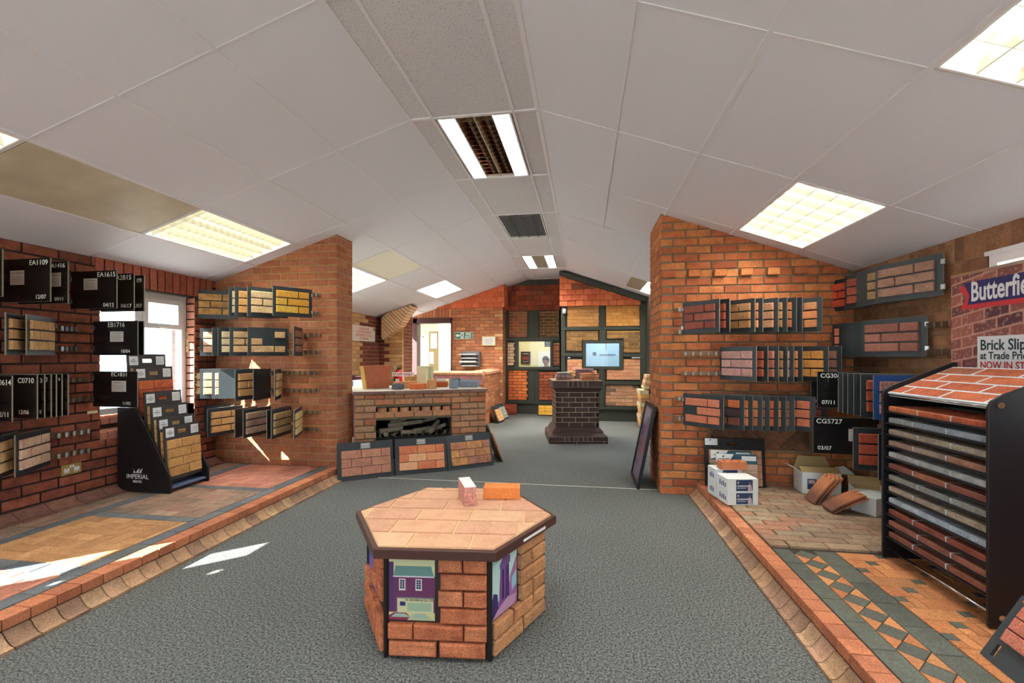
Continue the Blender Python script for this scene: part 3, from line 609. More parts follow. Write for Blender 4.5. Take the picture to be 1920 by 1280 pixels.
for (side, c, k), st in OCC.items():
    XX = XL if side < 0 else XR
    x0, x1 = (XX[c], XX[c+1]) if side else (-1.09, -.51)
    loc, rot, lw, ll = ceilframe(side, x0, x1, YK(k), YK(k+1))
    hw, hl = lw/2 - .012, ll/2 - .01
    t = thing('ceiling_panel' if st in ('stain', 'prism') else 'ceiling_light', LL[(side,c,k)], 'panel' if st in ('stain', 'prism') else 'light', loc, rot)
    if st in ('stain', 'prism'):
        m = MB(); m.box((-hw, -hl, 0), (hw, hl, .01), STAIN if st == 'stain' else WARMP); obj('diffuser', m, t); continue
    h = MB(); D = .085
    h.box((-hw, -hl, D), (hw, hl, D + .01), HOUS); h.box((-hw, -hl, -.004), (-hw + .012, hl, D), HOUS); h.box((hw - .012, -hl, -.004), (hw, hl, D), HOUS); h.box((-hw, -hl, -.004), (hw, -hl + .012, D), HOUS); h.box((-hw, hl - .012, -.004), (hw, hl, D), HOUS)
    obj('housing', h, t)
    lit = st != 'off'
    if st == 'flat':
        m = MB(); m.box((-hw + .012, -hl + .012, 0), (hw - .012, hl - .012, .008), LITD); obj('diffuser', m, t); lamp(t, hw*1.7, hl*1.8, LP * 1.7, z=-.004); continue
    if st in ('sides', 'half'):
        xs = ((-hw + .012, -hw + .16), (hw - .16, hw - .012)) if st == 'sides' else ((.0, hw - .012),)
        for a, b_ in xs:
            m = MB(); m.box((a, -hl + .012, 0), (b_, hl - .012, .006), LITD); obj('lit_strip', m, t); lamp(t, b_ - a, hl*1.8, LP * (.9 if st == 'sides' else 1.4), x=(a+b_)/2, z=-.004)
        a, b_ = (-hw + .16, hw - .16) if st == 'sides' else (-hw + .012, -.0)
        m = MB(); m.box((a, -hl + .012, .006), (b_, hl - .012, .012), mat('grey unlit diffuser', 'a8a898', .4)); obj('diffuser', m, t); continue
    nr = 4 if st in ('tubes', 'strip', 'off', 'mirror') else 5
    nb = {'grid': 15, 'tubes': 7, 'strip': 15, 'off': 10, 'mirror': 9}[st]
    cm, am = {'grid': (LOUV, LOUV), 'tubes': (LOUV, LOUV), 'strip': (LOUVC, LOUVC), 'off': (GLV, GLV), 'mirror': (LOUVC, LOUV)}[st]
    bl = MB(); dz = .05
    for i in range(1, nb):
        y = -hl + 2*hl*i/nb
        if st == 'strip':
            bl.box((-hw+.012, y-.0012, 0), (-hw/2, y+.0012, dz), LOUVC); bl.box((hw/2, y-.0012, 0), (hw-.012, y+.0012, dz), LOUVC); bl.box((-hw/2, y-.0012, 0), (hw/2, y+.0012, dz*1.3), MIRR)
        else: bl.box((-hw+.012, y-.0016, 0), (hw-.012, y+.0016, dz), cm)
    for i in range(1, nr):
        x = -hw + 2*hw*i/nr; ww = .002 if st == 'strip' else .003; bl.box((x-ww, -hl+.012, 0), (x+ww, hl-.012, dz*1.2), WHITE if st == 'strip' else am)
    obj('louvre', bl, t)
    for i in range(nr if st != 'grid' else 4):
        n_ = nr if st != 'grid' else 4; x = -hw + 2*hw*(i+.5)/n_; on = lit and not (st == 'strip' and i in (1, 2))
        m = MB(); m.cyl((x, -hl+.06, .055), (x, hl-.06, .055), .013, 10, (TUBEC if st == 'strip' else TUBE) if on else TUBEO); obj('tube', m, t)
        if st == 'strip' and not on:
            for s in (-1, 1):
                m = MB(); m.add([(x, -hl+.012, .075), (x, hl-.012, .075), (x+s*hw/4.4, hl-.012, .004), (x+s*hw/4.4, -hl+.012, .004)], [(0,1,2,3)], MIRR); obj('reflector', m, t)
    if lit:
        if st == 'strip':
            for s in (-1, 1): lamp(t, hw*.42, hl*1.85, LP * .5, (.95, 1, .98), x=s*hw*.73)
        else: lamp(t, hw*1.8, hl*1.85, LP * (1.2 if st == 'mirror' else 1.0))
# ======================= HANGING SAMPLE BOARDS =======================
def col3(name, a, **k): return brickmat(name, a, **dict(dict(amt=.2, g=1.25), **k))
SM = {
 'pale olive': col3('pale olive slip', ['c8b27c', 'beA670']), 'mottled gold brown': col3('mottled gold slip', ['bc8c44', 'ac7c3c'], amt=.6, dark='4a3420'), 'cream': col3('cream slip', ['e4cc9c', 'dcc494']),
 'orange tan': col3('orange tan slip', ['e0a050', 'e8ac5c']), 'cream tan': col3('cream tan slip', ['e8c890', 'e0bc84']), 'bright yellow': col3('bright yellow slip', ['f0aa10', 'e89c0c', 'f4b424'], amt=.12, dark='b06a10'),
 'pinkish tan': col3('pinkish tan slip', ['dca888', 'd09c7c']), 'pale yellow': col3('pale yellow slip', ['d0b470', 'c8aa68']), 'buff': col3('buff slip', ['d8b078', 'ccA46c'], amt=.3), 'peach': col3('peach slip', ['e4b488', 'dcac80']),
 'warm tan': col3('warm tan slip', ['dca45c', 'd49c58']), 'grey brown': col3('grey brown slip', ['a08474', 'b08c7c', '988078', 'b49878'], amt=.3), 'olive tan': col3('olive tan slip', ['c8a868', 'bc9c60']),
 'dusty red mottled': col3('dusty red slip', ['a04a38', '94443a', 'a85444'], amt=.4, dark='3c3434'), 'brick red': col3('brick red slip', ['b84c2c', 'ac4428']), 'brown tan': col3('brown tan slip', ['c08850', 'a8703c', 'cc9860'], amt=.35, wave=1, dark='3a2a1c'),
 'orange': col3('orange slip', ['cc6c34', 'd47840', 'c06030'], amt=.2), 'tan pink': col3('tan pink slip', ['c88c68', 'c0805c']), 'orange mix': col3('orange mix slip', ['cc7040', 'bc7c50', 'd47840']),
 'pink grey': col3('pink grey slip', ['c8948c', 'b88880', 'ccA494', 'b87468'], amt=.2), 'pink red': col3('pink red slip', ['bc5c48', 'c46854']), 'gold orange rustic': col3('gold orange slip', ['d08a30', 'c8802c'], wave=1),
 'coral': col3('coral slip', ['cc6848', 'd47454'], amt=.12), 'orange and charcoal': col3('orange charcoal slip', ['cc6434', 'c45c30', '3c3434', 'd06c3c'], amt=.15), 'grey red': col3('grey red slip', ['8c6454', '7c6458', 'a45c40']),
 'red orange': col3('red orange slip', ['d45c28', 'cc5424']), 'brown': col3('brown slip', ['94684c', '8a6048']), 'rough brown pink': col3('rough brown slip', ['a8806c', 'a07464', 'b08c74'], amt=.35, wave=1, dark='5a3c30', bump=1.2),
 'light brown rough': col3('light brown rough slip', ['a8885c', '9c7c54'], wave=1, bump=1.1), 'dull red': col3('dull red slip', ['9c4434', 'a44c3c']), 'bright red': col3('bright red slip', ['cc3c1c', 'd04424'], amt=.08),
 'plain brown red': col3('plain brown red slip', ['94584c', '9c6050', '8c5048'], amt=.1), 'light red': col3('light red slip', ['c8644c', 'd06c54']), 'speckled mauve': col3('speckled mauve slip', ['b88078', 'a87470'], speck=.5),
 'mid red': col3('mid red slip', ['b0442c', 'b84c34'], amt=.1), 'pale pinkish buff': col3('pale pinkish buff slip', ['ccac90', 'c0a084', 'd0b094'], amt=.25), 'buff with burnt centres': col3('burnt buff slip', ['c8985c', 'd0a468'], amt=.35, dark='7a6450'), 'none': None }
PAT = {'A': [(1, .5), (.5, 1), (1, .5)], 'gap': [(None, 1.0), (.5,), (1, .5)], 'E': [(1, .5), ('s', 1), (1, .5)], 'half': [(1, .5), (.5, .5), (1, .5)]}
def slips(parent, x0, zc, m, pat='A', side=-1, y0=0, full=.212, hh=.065, gap=.012, th=.018, flip=False, jit=0):
    """three courses of brick slips starting at x0; side -1 = on the visible face"""
    H = hh + gap; W = full * 1.5 + gap
    rows = PAT[pat]
    for k, row in enumerate(rows):
        z = zc + H - k * H; x = x0
        if pat == 'gap' and k == 0: row = ('h', .5); x = x0 + full + gap
        for q in row:
            if q == 's': x += full * .5 + gap; continue
            if q == 'h' or q is None: continue
            L = full * q - (gap / 2 if q == .5 else 0) * (1 if q < 1 else 0)
            L = full if q == 1 else (full - gap) / 2
            me = brickmesh(L, hh, th, m, .0035, 1 + k)
            o = bpy.data.objects.new('brick_slip', me); COL.objects.link(o); o.parent = parent
            if side < 0: o.location = (x + L / 2, y0 - th, z)
            else: o.location = (x + L / 2, y0 + th, z); o.rotation_euler = (0, 0, pi)
            x += L + gap
    return W
EDGEM = mat('worn board edge', '8c8878', .8)
def paper(parent, x, z, w_=.11, h_=.085, y=-.0005, head='W. BUTTERFIELD LTD', m=PAPER):
    t = MB(); t.box((x, y - .0008, z), (x + w_, y, z + h_), m); p = obj('paper_label', t, parent)
    ln = MB(); gm = mat('grey print', '8a8a88', .8)
    for i in range(6): ln.box((x + .01, y - .0011, z + .010 + i * h_ * .095), (x + w_ - .01 - (i % 3) * .008, y - .0008, z + .0125 + i * h_ * .095), gm)
    obj('printed_lines', ln, p)
    if head: text(p, head, x + w_ / 2, z + h_ * .78, h_ * .11, INK, y=y - .0012, align='CENTER')
    return p
def mk_board(label, hinge, alpha, w_, z0, z1, m, back=False, pat='A', group=None, codes=(), pap=None, bm=None, noslip=False, plate=True):
    d = Vector((cos(alpha), sin(alpha), 0)); c = Vector((hinge[0], hinge[1], (z0 + z1) / 2)) + d * w_ / 2
    n = Vector((d.y, -d.x, 0)); toc = Vector((0, 0, HC)) - c
    if n.dot(toc) < 0: n = -n
    r = Vector((-n.y, n.x, 0)); s = 1 if d.dot(r) > 0 else -1
    t = thing('sample_board', label, 'sample board', (hinge[0], hinge[1], z0), (0, 0, atan2(r.y, r.x)), group)
    h = z1 - z0; x0, x1 = (0, w_) if s > 0 else (-w_, 0)
    bm = bm or (BOARDB if back else BOARD)
    p = MB(); p.box((x0, 0, 0), (x1, .009, h), bm); p.box((x0 - .0008, .0006, -.0008), (x1 + .0008, .0084, h + .0008), EDGEM); obj('panel', p, t)
    for zz in (h * .2, h * .8):
        q = MB(); q.box((-.012 if s > 0 else -.01, -.006, zz - .016), (.01 if s > 0 else .012, .004, zz + .016), STEEL); q.cyl((0 - s * .012, 0, zz - .018), (0 - s * .012, 0, zz + .018), .005, 8, STEEL); obj('hinge', q, t)
    if m and not noslip:
        F_ = .212 if w_ < .44 else .255
        if w_ < .36: F_ = .17
        W = F_ * 1.5 + .012; k = h / .30
        xs = x1 - .032 - W if s > 0 else x0 + .032
        if back: slips(t, xs, h / 2, m, pat, 1, .010, hh=.065 * k, full=F_)
        else: slips(t, xs, h / 2, m, pat, -1, 0, hh=.065 * k, full=F_)
    for (s_, x, z, sz) in codes:
        a = x if s < 0 else x
        text(t, s_, (x1 - x) if x >= 0 else (x0 - x), z if z >= 0 else h + z, sz, CHALK, y=-.0015, align='RIGHT' if x >= 0 else 'LEFT', bold=.0004)
    if pap: paper(t, (x0 + x1) / 2 + pap[0], h * .5 + pap[1], pap[2], pap[3])
    return t
def alpha_for(hinge, w_, px, far=False):
    best = None
    for i in range(1440):
        a = 2 * pi * i / 1440; p = (hinge[0] + w_ * cos(a), hinge[1] + w_ * sin(a), 1)
        if abs(p[0]) > 6 or (p[1] > 4.5) or p[0] > 2.38 or p[0] < -4.08: continue
        q = pix(p)
        if q is None: continue
        e = abs(q[0] - px) 
        if e < 1.6:
            key = q[2] if not far else -q[2]
            if best is None or key < best[0]: best = (key, a)
    if best is None:
        for i in range(1440):
            a = 2 * pi * i / 1440; p = (hinge[0] + w_ * cos(a), hinge[1] + w_ * sin(a), 1)
            if (p[1] > 4.5) or p[0] > 2.38 or p[0] < -4.08: continue
            q = pix(p)
            if q and (best is None or abs(q[0] - px) < best[0]): best = (abs(q[0] - px), a)
    return best[1]
def slide(plane, c, alpha, w_, px):
    best = None
    for i in range(3000):
        s = -5 + i * .0035
        h = (c, s) if plane == 'X' else (s, c)
        p = (h[0] + w_ * cos(alpha), h[1] + w_ * sin(alpha), 1); q = pix(p)
        if q is None: continue
        e = abs(q[0] - px)
        if best is None or e < best[0]: best = (e, h)
    return best[1]
ORD = ['first', 'second', 'third', 'fourth', 'fifth', 'sixth', 'seventh', 'eighth', 'ninth', 'tenth']
def row(plane, c, rowname, group, z0, z1, first, others, W=.395, farf=False, back=False, frm=None):
    """first=(hinge_px, free_px, spec); others [(free_px, spec or dict(hinge=..))]; returns list of hinge xy"""
    hp = {'Y': lambda px: onY(px, 700, c), 'X': lambda px: onX(px, 700, c)}[plane]
    allb = []
    if first is not None:
        H = hp(first[0]); a0 = alpha_for(H, W, first[1], farf); allb.append((first[1], (H[0], H[1]), a0, first[2]))
    else: a0 = frm
    for o in others:
        sp = o[1]
        if sp.get('hinge'):
            H = hp(sp['hinge']); a = alpha_for(H, sp.get('w', W), o[0], sp.get('far', farf)); allb.append((o[0], (H[0], H[1]), a, sp))
        else:
            a = sp.get('a', a0); H = slide(plane, c, a, W, o[0]); allb.append((o[0], H, a, sp))
    allb.sort(key=lambda q: q[0])
    for i, (fp, H, a, sp) in enumerate(allb):
        m = SM[sp['m']]; bk = sp.get('back', back); desc = sp.get('d')
        if not desc: desc = f"black board with {sp['m']} brick slips" if m and not bk else 'plain black board back'
        lab = f"{desc}, {ORD[i]} from left in {rowname}"
        if len(lab.replace('-', ' ').split()) > 16: lab = lab.replace('on its far face', 'behind').replace('black ', '', 1)
        mk_board(lab, H, a, sp.get('w', W), z0 + sp.get('dz', 0), z1 + sp.get('dz', 0), m, back=bk, pat=sp.get('pat', 'A'), group=group, codes=sp.get('codes', ()), pap=sp.get('pap'), bm=sp.get('bm'))
    return [q[1] for q in allb]
def zz(plane, c, px, y0, y1):
    f_ = onY if plane == 'Y' else onX
    return f_(px, y1, c)[2], f_(px, y0, c)[2]
def rail(plane, c, pa, pb, z, n, label, group, m=STEEL):
    f_ = onY if plane == 'Y' else onX
    A, B = f_(pa, 600, c), f_(pb, 600, c); d = Vector((B[0]-A[0], B[1]-A[1], 0)); L = d.length
    t = thing('hook_rail', label, 'rail', (A[0], A[1], z), (0, 0, atan2(d.y, d.x)), group)
    s = 1 if (Vector((d.y, -d.x)).dot(Vector((-A[0], -A[1]))) > 0) else -1
    b = MB(); y0, y1 = (0, .012); b.box((0, min(0, s*.012), -.018), (L, max(0, s*.012), .018), mat('painted rail', '8a6a48', .6)); obj('strip', b, t)
    for i in range(n):
        x = L * (i + .5) / n
        h = MB(); h.box((x - .0035, min(0, -s*.035), -.02), (x + .0035, max(0, -s*.035), .02), m); h.box((x - .010, min(-s*.030, -s*.036), -.016), (x + .010, max(-s*.030, -s*.036), .016), m); obj('hook', h, t)
Q = lambda m, **k: dict(m=m, **k)
# left end wall
C = 4.50
z0, z1 = zz('Y', C, 585, 543, 596)
row('Y', C, 'top row, left end wall', 'boards on the left end wall', z0, z1, (585, 510, Q('bright yellow')), [(346, Q('pale olive', a=pi+.62)), (366, Q('mottled gold brown', a=pi+.56)), (429, Q('cream')), (441, Q('orange tan')), (464, Q('cream tan'))])
z0, z1 = zz('Y', C, 541, 616, 667)
row('Y', C, 'second row, left end wall', 'boards on the left end wall', z0, z1, (541, 463, Q('buff', pat='gap', d='black board with only four buff slips')), [(342, Q('pale yellow', a=pi+.72)), (375, Q('pinkish tan', a=pi+.6)), (398, Q('none')), (409, Q('cream')), (431, Q('buff')), (553, Q('brown', hinge=567, d='edge-on board with brown slips'))])
z0, z1 = zz('Y', C, 508, 691, 745)
row('Y', C, 'third row, left end wall', 'boards on the left end wall', z0, z1, (508, 477, Q('none')), [(354, Q('cream tan', a=pi + .66)), (375, Q('peach', a=pi + .64)), (397, Q('pinkish tan', a=pi + .62)), (410, Q('none', a=pi + .60)), (440, Q('warm tan', hinge=497)), (517, Q('olive tan', hinge=527, d='edge-on board with yellow tan slips'))])
z0, z1 = zz('Y', C, 546, 761, 811)
row('Y', C, 'bottom row, left end wall', 'boards on the left end wall', z0, z1, (546, 508, Q('olive tan')), [(364, Q('none', a=pi + .4)), (388, Q('warm tan', hinge=455)), (441, Q('none')), (455, Q('grey brown', hinge=508)), (501, Q('none')), (553, Q('pale yellow', hinge=566, d='edge-on board with pale slips'))])
g_ = 'steel hook rails on the left end wall'
for nm, pa, pb, zs, n in (('top', 585, 600, (553, 588), 2), ('second', 541, 600, (628, 660), 6), ('third', 508, 599, (699, 732), 9), ('bottom', 546, 600, (773, 805), 6)):
    for j, y in enumerate(zs): rail('Y', 4.535, pa, pb, onY(570, y, 4.5)[2], n, f"{('upper', 'lower')[j]} hook rail of the {nm} board row beside the left pier edge", g_)
# left wall, mostly board backs facing the camera
C = -4.07
row('X', C, 'top row, left wall', 'boards on the left wall', 1.70, 2.0, None, [(3, Q('peach', d='black board back at the frame edge')), (94, Q('buff', d='black board back marked EA1109', codes=((('EA1109'), .015, -.045, .05), ('12/07', .03, .02, .04)), pap=(-.12, -.03, .12, .10))), (127, Q('buff', d='black board back marked EA1416', codes=(('EA1416', .02, -.045, .045), ('09/11', .03, .02, .035)), pap=(.04, -.03, .12, .10))),
     (218, Q('buff', d='black board back marked EA1615', codes=(('EA1615', .005, -.05, .055), ('04/12', .02, .012, .045)), pap=(-.09, -.0, .13, .09))), (251, Q('buff', d='black board back marked A2B15', codes=(('A2B15', .02, -.05, .055), ('04/17', .02, .02, .045)))), (270, Q('none', d='black board back marked 09', codes=(('09', .02, -.06, .05), ('1/07', .02, .03, .045))))], frm=.0, back=True, W=.43)
row('X', C, 'second row, left wall', 'boards on the left wall', 1.33, 1.615, None, [(13, Q('buff with burnt centres', hinge=62, w=.41, back=False)), (52, Q('buff with burnt centres', hinge=104, w=.41, back=False)), (258, Q('none', d='black board back marked EB1716', codes=(('EB1716', .12, -.05, .055), ('10/04', .07, .02, .04)), pap=(-.05, -.03, .13, .085))), (269, Q('none', d='black board back behind the EB1716 board'))], frm=.0, back=True, W=.43)
row('X', C, 'third row, left wall', 'boards on the left wall', .90, 1.195, None, [(-20, Q('buff')), (22, Q('buff', d='black board back marked 0614', codes=(('0614', .0, -.06, .05), ('2/11', .015, .03, .045)))), (69, Q('warm tan', d='black board back marked C0710', codes=(('C0710', .02, -.055, .05), ('12/06', .06, .03, .04)))), (82, Q('warm tan', d='black board back marked 3 and 8', codes=(('3', .01, -.055, .045), ('8', .02, .03, .035)))), (95, Q('olive tan', d='black board back marked 3', codes=(('3', .02, -.05, .045),))), (104, Q('none')), (115, Q('peach', d='black board back marked 6', codes=(('6', .01, -.045, .03),))), (127, Q('cream tan')), (257, Q('none', d='black board back marked EC1831', codes=(('EC1831', .09, -.04, .05), ('11/02', .06, .02, .035)), pap=(-.03, -.02, .14, .09)))], frm=.0, back=True, W=.43)
row('X', C, 'bottom row, left wall', 'boards on the left wall', .487, .774, (95, 31, Q('pale pinkish buff')), [(-25, Q('cream tan', hinge=34))])
g_ = 'steel hook rails on the left wall'
for nm, pa, pb, zs, n in (('top', 130, 262, (1.92, 1.76), 7), ('second', 106, 140, (1.54, 1.38), 4), ('third', 60, 160, (1.13, .97), 8), ('bottom', 96, 166, (.70, .54), 5)):
    for j, z in enumerate(zs): rail('X', -4.088, pa, pb, z, n, f"{('upper', 'lower')[j]} hook rail of the {nm} board row on the left wall", g_)
# right end wall
C = 4.50
z0, z1 = zz('Y', C, 1280, 568.5, 626)
row('Y', C, 'top row, right end wall', 'boards on the right end wall', z0, z1, (1280, 1350, Q('dusty red mottled')), [(1368, Q('brick red')), (1415, Q('brown tan')), (1430, Q('orange')), (1459, Q('tan pink')), (1475, Q('brown tan')), (1493, Q('orange')), (1504, Q('none')), (1541, Q('orange mix'))])
z0, z1 = zz('Y', C, 1350, 650.5, 711)
row('Y', C, 'second row, right end wall', 'boards on the right end wall', z0, z1, (1350, 1419, Q('pink grey')), [(1439.5, Q('brick red')), (1459, Q('pink red')), (1476, Q('brown tan')), (1488, Q('tan pink')), (1504, Q('orange')), (1553, Q('gold orange rustic')), (1600, Q('plain brown red', w=.30))])
z0, z1 = zz('Y', C, 1281, 736.6, 796)
row('Y', C, 'bottom row, right end wall', 'boards on the right end wall', z0, z1, (1281, 1358, Q('coral', pat='E', d='black board with coral slips, one missing')), [(1394.7, Q('orange and charcoal')), (1411, Q('orange')), (1428.6, Q('orange')), (1443, Q('grey red')), (1459, Q('red orange')), (1473.5, Q('orange mix')), (1489, Q('brown')), (1528, Q('coral')), (1575, Q('dull red', w=.3))])
g_ = 'steel hook rails on the right end wall'
for nm, pa, pb, zs, n in (('top', 1266, 1280, (580, 622), 1), ('second', 1277, 1348, (663, 700), 5), ('bottom', 1264, 1281, (747, 785), 1)):
    for j, y in enumerate(zs): rail('Y', 4.535, pa, pb, onY(1290, y, 4.5)[2], n, f"{('upper', 'lower')[j]} hook rail of the {nm} board row beside the right pier edge", g_)
# right wall
C = 2.37
z0, z1 = zz('X', C, 1768, 474, 553)
row('X', C, 'top row, right wall', 'boards on the right wall', z0, z1, (1768, 1640, Q('rough brown pink')), [(1622, Q('light brown rough')), (1606, Q('none')), (1584, Q('dull red')), (1545, Q('bright red'))], farf=True, W=.47)
z0, z1 = zz('X', C, 1738, 592, 668)
row('X', C, 'second row, right wall', 'boards on the right wall', z0, z1, (1738, 1615, Q('plain brown red', bm=BOARD)), [(1599.5, Q('none')), (1590, Q('none')), (1581, Q('none')), (1573, Q('none')), (1561, Q('coral')), (1534, Q('light red', w=.36))], farf=True, W=.47)
row('X', C, 'third row, right wall', 'boards on the right wall', .893, 1.193, None, [(1521, Q('none', back=True, d='black board back marked CG', codes=(('CG', -.01, -.045, .045), ('01/01', -.02, .03, .04)))), (1533, Q('none', back=True, d='black board back marked CG3066', codes=(('CG3066', -.02, -.05, .05), ('07/11', -.03, .03, .045)), pap=(-.02, -.03, .12, .09))), (1572, Q('none')), (1581, Q('none')), (1590, Q('none')), (1601, Q('none')), (1614, Q('mid red')), (1638, Q('speckled mauve', bm=BLUEB, d='bright blue board with mauve brick slips'))], frm=pi - .12, W=.44)
row('X', C, 'bottom row, right wall', 'boards on the right wall', .512, .812, None, [(1525, Q('none', back=True, d='black board back marked CG5727', codes=(('CG5727', -.02, -.05, .055), ('03/07', -.03, .03, .045)), pap=(.02, -.04, .13, .10))), (1600, Q('mid red')), (1648, Q('none', bm=NAVYB, d='dark blue board partly behind the rack'))], frm=pi - .10, W=.47)
g_ = 'steel hook rails on the right wall'
for nm, pa, pb, zs, n in (('second', 1742, 1800, (609, 660), 4),):
    for j, y in enumerate(zs): rail('X', 2.398, pa, pb, onX(1760, y, 2.4)[2], n, f"{('upper', 'lower')[j]} hook rail of the {nm} board row beside the brick poster", g_)

for k, (a, b_) in enumerate(((1.30, 1.60), (.97, 1.27), (.64, .94))):
    mk_board(f"board with buff slips hung beside the near left window, {('upper', 'middle', 'lower')[k]} one", (-4.04, .93), -pi/2 + .05, .50, a, b_, SM['buff'], group='boards by the near left window')
# ======================= FIREPLACE AND ITS TOP =======================
FA = atan2(5.52 - 4.786, -1.2 + 2.556); FO = Vector((-2.556, 4.786, 0)); FW_ = 1.54; FH = .885; FD = .95
fp = thing('fireplace', 'long low brick fireplace with white topped slab, logs in its opening', 'fireplace', FO, (0, 0, FA))
FU = Vector((cos(FA), sin(FA), 0)); FN = Vector((-sin(FA), cos(FA), 0))
op = (.235, 1.11, .10, .585)
core = MB(); H = .0755
slab(core, 0, FW_, 0, FH, .012, .11, mat('dark olive mortar', '686450', .95, noise=.2), [op, (op[0], op[1], FH - 3*.0755, FH - 2*.0755)]); core.box((op[0], .085, FH - 3*.0755), (op[1], .11, FH - 2*.0755), MO_DK); core.box((0.004, .11, 0), (.1, FD, FH), MO_GRY); core.box((FW_ - .1, .11, 0), (FW_ - .004, FD, FH), MO_GRY); core.box((.1, FD - .1, 0), (FW_ - .1, FD, FH), MO_GRY)
core.box((.1, .11, 0), (FW_ - .1, FD - .1, .10), MO_GRY); core.box((.1, .11, .60), (FW_ - .1, .5, FH), MO_DK); obj('mortar_core', core, fp)
zt = FH; rows = []
its = course_items(.0, FW_, FH - 11 * H - .05, FH - .003, M_FP, L=.222, H=H, j=.009, holes=[op, (op[0], op[1], FH - 3*H - .003, FH - 2*H - .003)], start=0)
its = [i for i in its if i[1] > .02]
place(fp, its, d=.06, jit=1, ch=.007)
for i in range(7):
    t = MB(); u = op[0] + .07 + i * .126; z0_ = FH - 3*H + .002; t.prism([(u - .02, -.002), (u + .025, .0), (u + .05, .035), (u + .05, .085), (u - .05, .085), (u - .05, .035)][::-1], 2, z0_, z0_ + H - .012, M_FP); obj('dentil_brick', t, fp, bevel=.004)
for side, x in ((-1, 0.0), (1, FW_)):
    for k in range(11):
        z_ = FH - (k + 1) * H + .002
        for q in range(4):
            y0 = .065 + q * .225 - (.11 if k % 2 else 0); y1 = y0 + .213; y0 = max(y0, .064); y1 = min(y1, FD)
            if y1 - y0 < .03 or z_ < 0: continue
            t = MB(); t.box((x - (.002 if side < 0 else .008), y0, z_), (x + (.008 if side < 0 else .002), y1, z_ + H - .011), M_FP); obj('brick', t, fp)
tile = MB()
for i in range(7):
    t = MB(); a = -.02 + i * (FW_ + .04) / 7; t.box((a + .003, -.025, FH), (a + (FW_ + .04) / 7 - .003, .10, FH + .035), col3('plum brown coping tile', ['7c6054', '86685c', '745a50'], amt=.3)); obj('coping_tile', t, fp, bevel=.003)
t = MB(); t.box((-.02, .0, FH + .004), (FW_ + .02, FD + .02, FH + .036), mat('white mantel top', 'd8cfc0', .5, noise=.05)); obj('mantel_top', t, fp)
FT = FH + .0365; HZ = .25
# hearth, coals and logs
t = MB(); t.box((.11, .112, .10), (1.43, .75, .105 + HZ), mat('dark hearth', '2a2624', .8)); obj('hearth', t, fp)
t = MB(); t.box((.14, .80, .10), (1.22, .82, .62), mat('soot black back', '241e1c', .9)); obj('fireback', t, fp)
LOG = mat('ceramic log', 'a89c84', .9, noise=.35, nscale=25, bump=.8); COAL = mat('dark ember bed', '4a4238', .95, noise=.4, nscale=40, bump=1)
for (x, y, z, l, r, a, tl) in ((.42, .30, .20, .30, .035, .3, .05), (.60, .36, .26, .42, .035, -.1, .12), (.80, .27, .19, .30, .032, .6, .02), (.95, .30, .22, .26, .034, 1.0, .35), (.70, .24, .17, .34, .028, .15, -.05), (.52, .38, .30, .22, .028, -.5, .3), (.88, .38, .29, .26, .026, 2.3, -.3), (.36, .26, .16, .10, .032, 1.5, 0), (1.02, .34, .20, .2, .03, -.6, .4)):
    m = MB(); d = Vector((cos(a)*cos(tl), sin(a)*cos(tl), sin(tl))) * l / 2; pr_ = Vector((x, y - .03, z + HZ - .02)); m.cyl(pr_ - d, pr_ + d, r, 9, LOG, r2=r*.8); obj('log', m, fp, bevel=.006)
m = MB()
for i in range(70):
    x, y = R.uniform(.28, 1.12), R.uniform(.16, .45); r = R.uniform(.012, .028); m.lathe([(r*.3, -r*.8), (r, -r*.2), (r*.9, r*.4), (r*.3, r*.8)], (x, y, .115 + HZ + r), 6, COAL if i % 3 else LOG)
o = obj('coals', m, fp); o['kind'] = 'stuff'
m = MB()
for i in range(11):
    x = .26 + i * .082; m.box((x, .10, .10 + HZ), (x + .055, .11, .13 + HZ), mat('black iron', '1c1c1c', .5))
    m.box((x + .018, .095, .13 + HZ), (x + .037, .115, .142 + HZ), mat('brass tip', 'c8b060', .3, .8))
m.box((.24, .101, .105 + HZ), (1.10, .109, .118 + HZ), mat('black iron', '1c1c1c', .5)); obj('grate', m, fp)
# -------- things standing on the fireplace
def ftop(u, v): p = FO + FU * u + FN * v; return (p.x, p.y, FT)
def solid(name, label, u, v, mb, group='sample bricks on the fireplace top', rz=0, bevel=.004, cat='brick'):
    o = obj(name, mb, None, ftop(u, v), (0, 0, FA + rz), bevel=bevel); tag(o, label, cat, group); return o
w_ = MB(); RD = col3('red wire cut slab', ['b05a3c', 'b8623f'], amt=.1); YL = col3('mustard yellow face', ['c8a040', 'c09838'], amt=.15)
w_.add([(-.155,-.05,0),(.155,-.05,0),(.155,.05,0),(-.155,.05,0),(-.20,-.05,.28),(.20,-.05,.285),(.20,.05,.285),(-.20,.05,.28)], [(0,3,2,1),(4,5,6,7),(0,1,5,4),(1,2,6,5),(2,3,7,6)], RD)
w_.add([(-.1555,.05,0),(-.1555,-.05,0),(-.2005,-.05,.28),(-.2005,.05,.28)], [(0,1,2,3)], YL)
wo = obj('voussoir_block', w_, None, (-2.60, 5.42, FT), (0, 0, radians(56))); tag(wo, 'big red wedge shaped block with yellow end on the fireplace top', 'block', 'sample bricks on the fireplace top')
t = MB(); n = 16; P = [(.072*cos(2*pi*i/n), .058*sin(2*pi*i/n)) for i in range(n)]; t.prism(P, 2, 0, .068, col3('charcoal blue brick', ['5a5e66', '62666e'])); solid('round_special_brick', 'round ended charcoal brick at left front of the fireplace top', .50, .25, t)
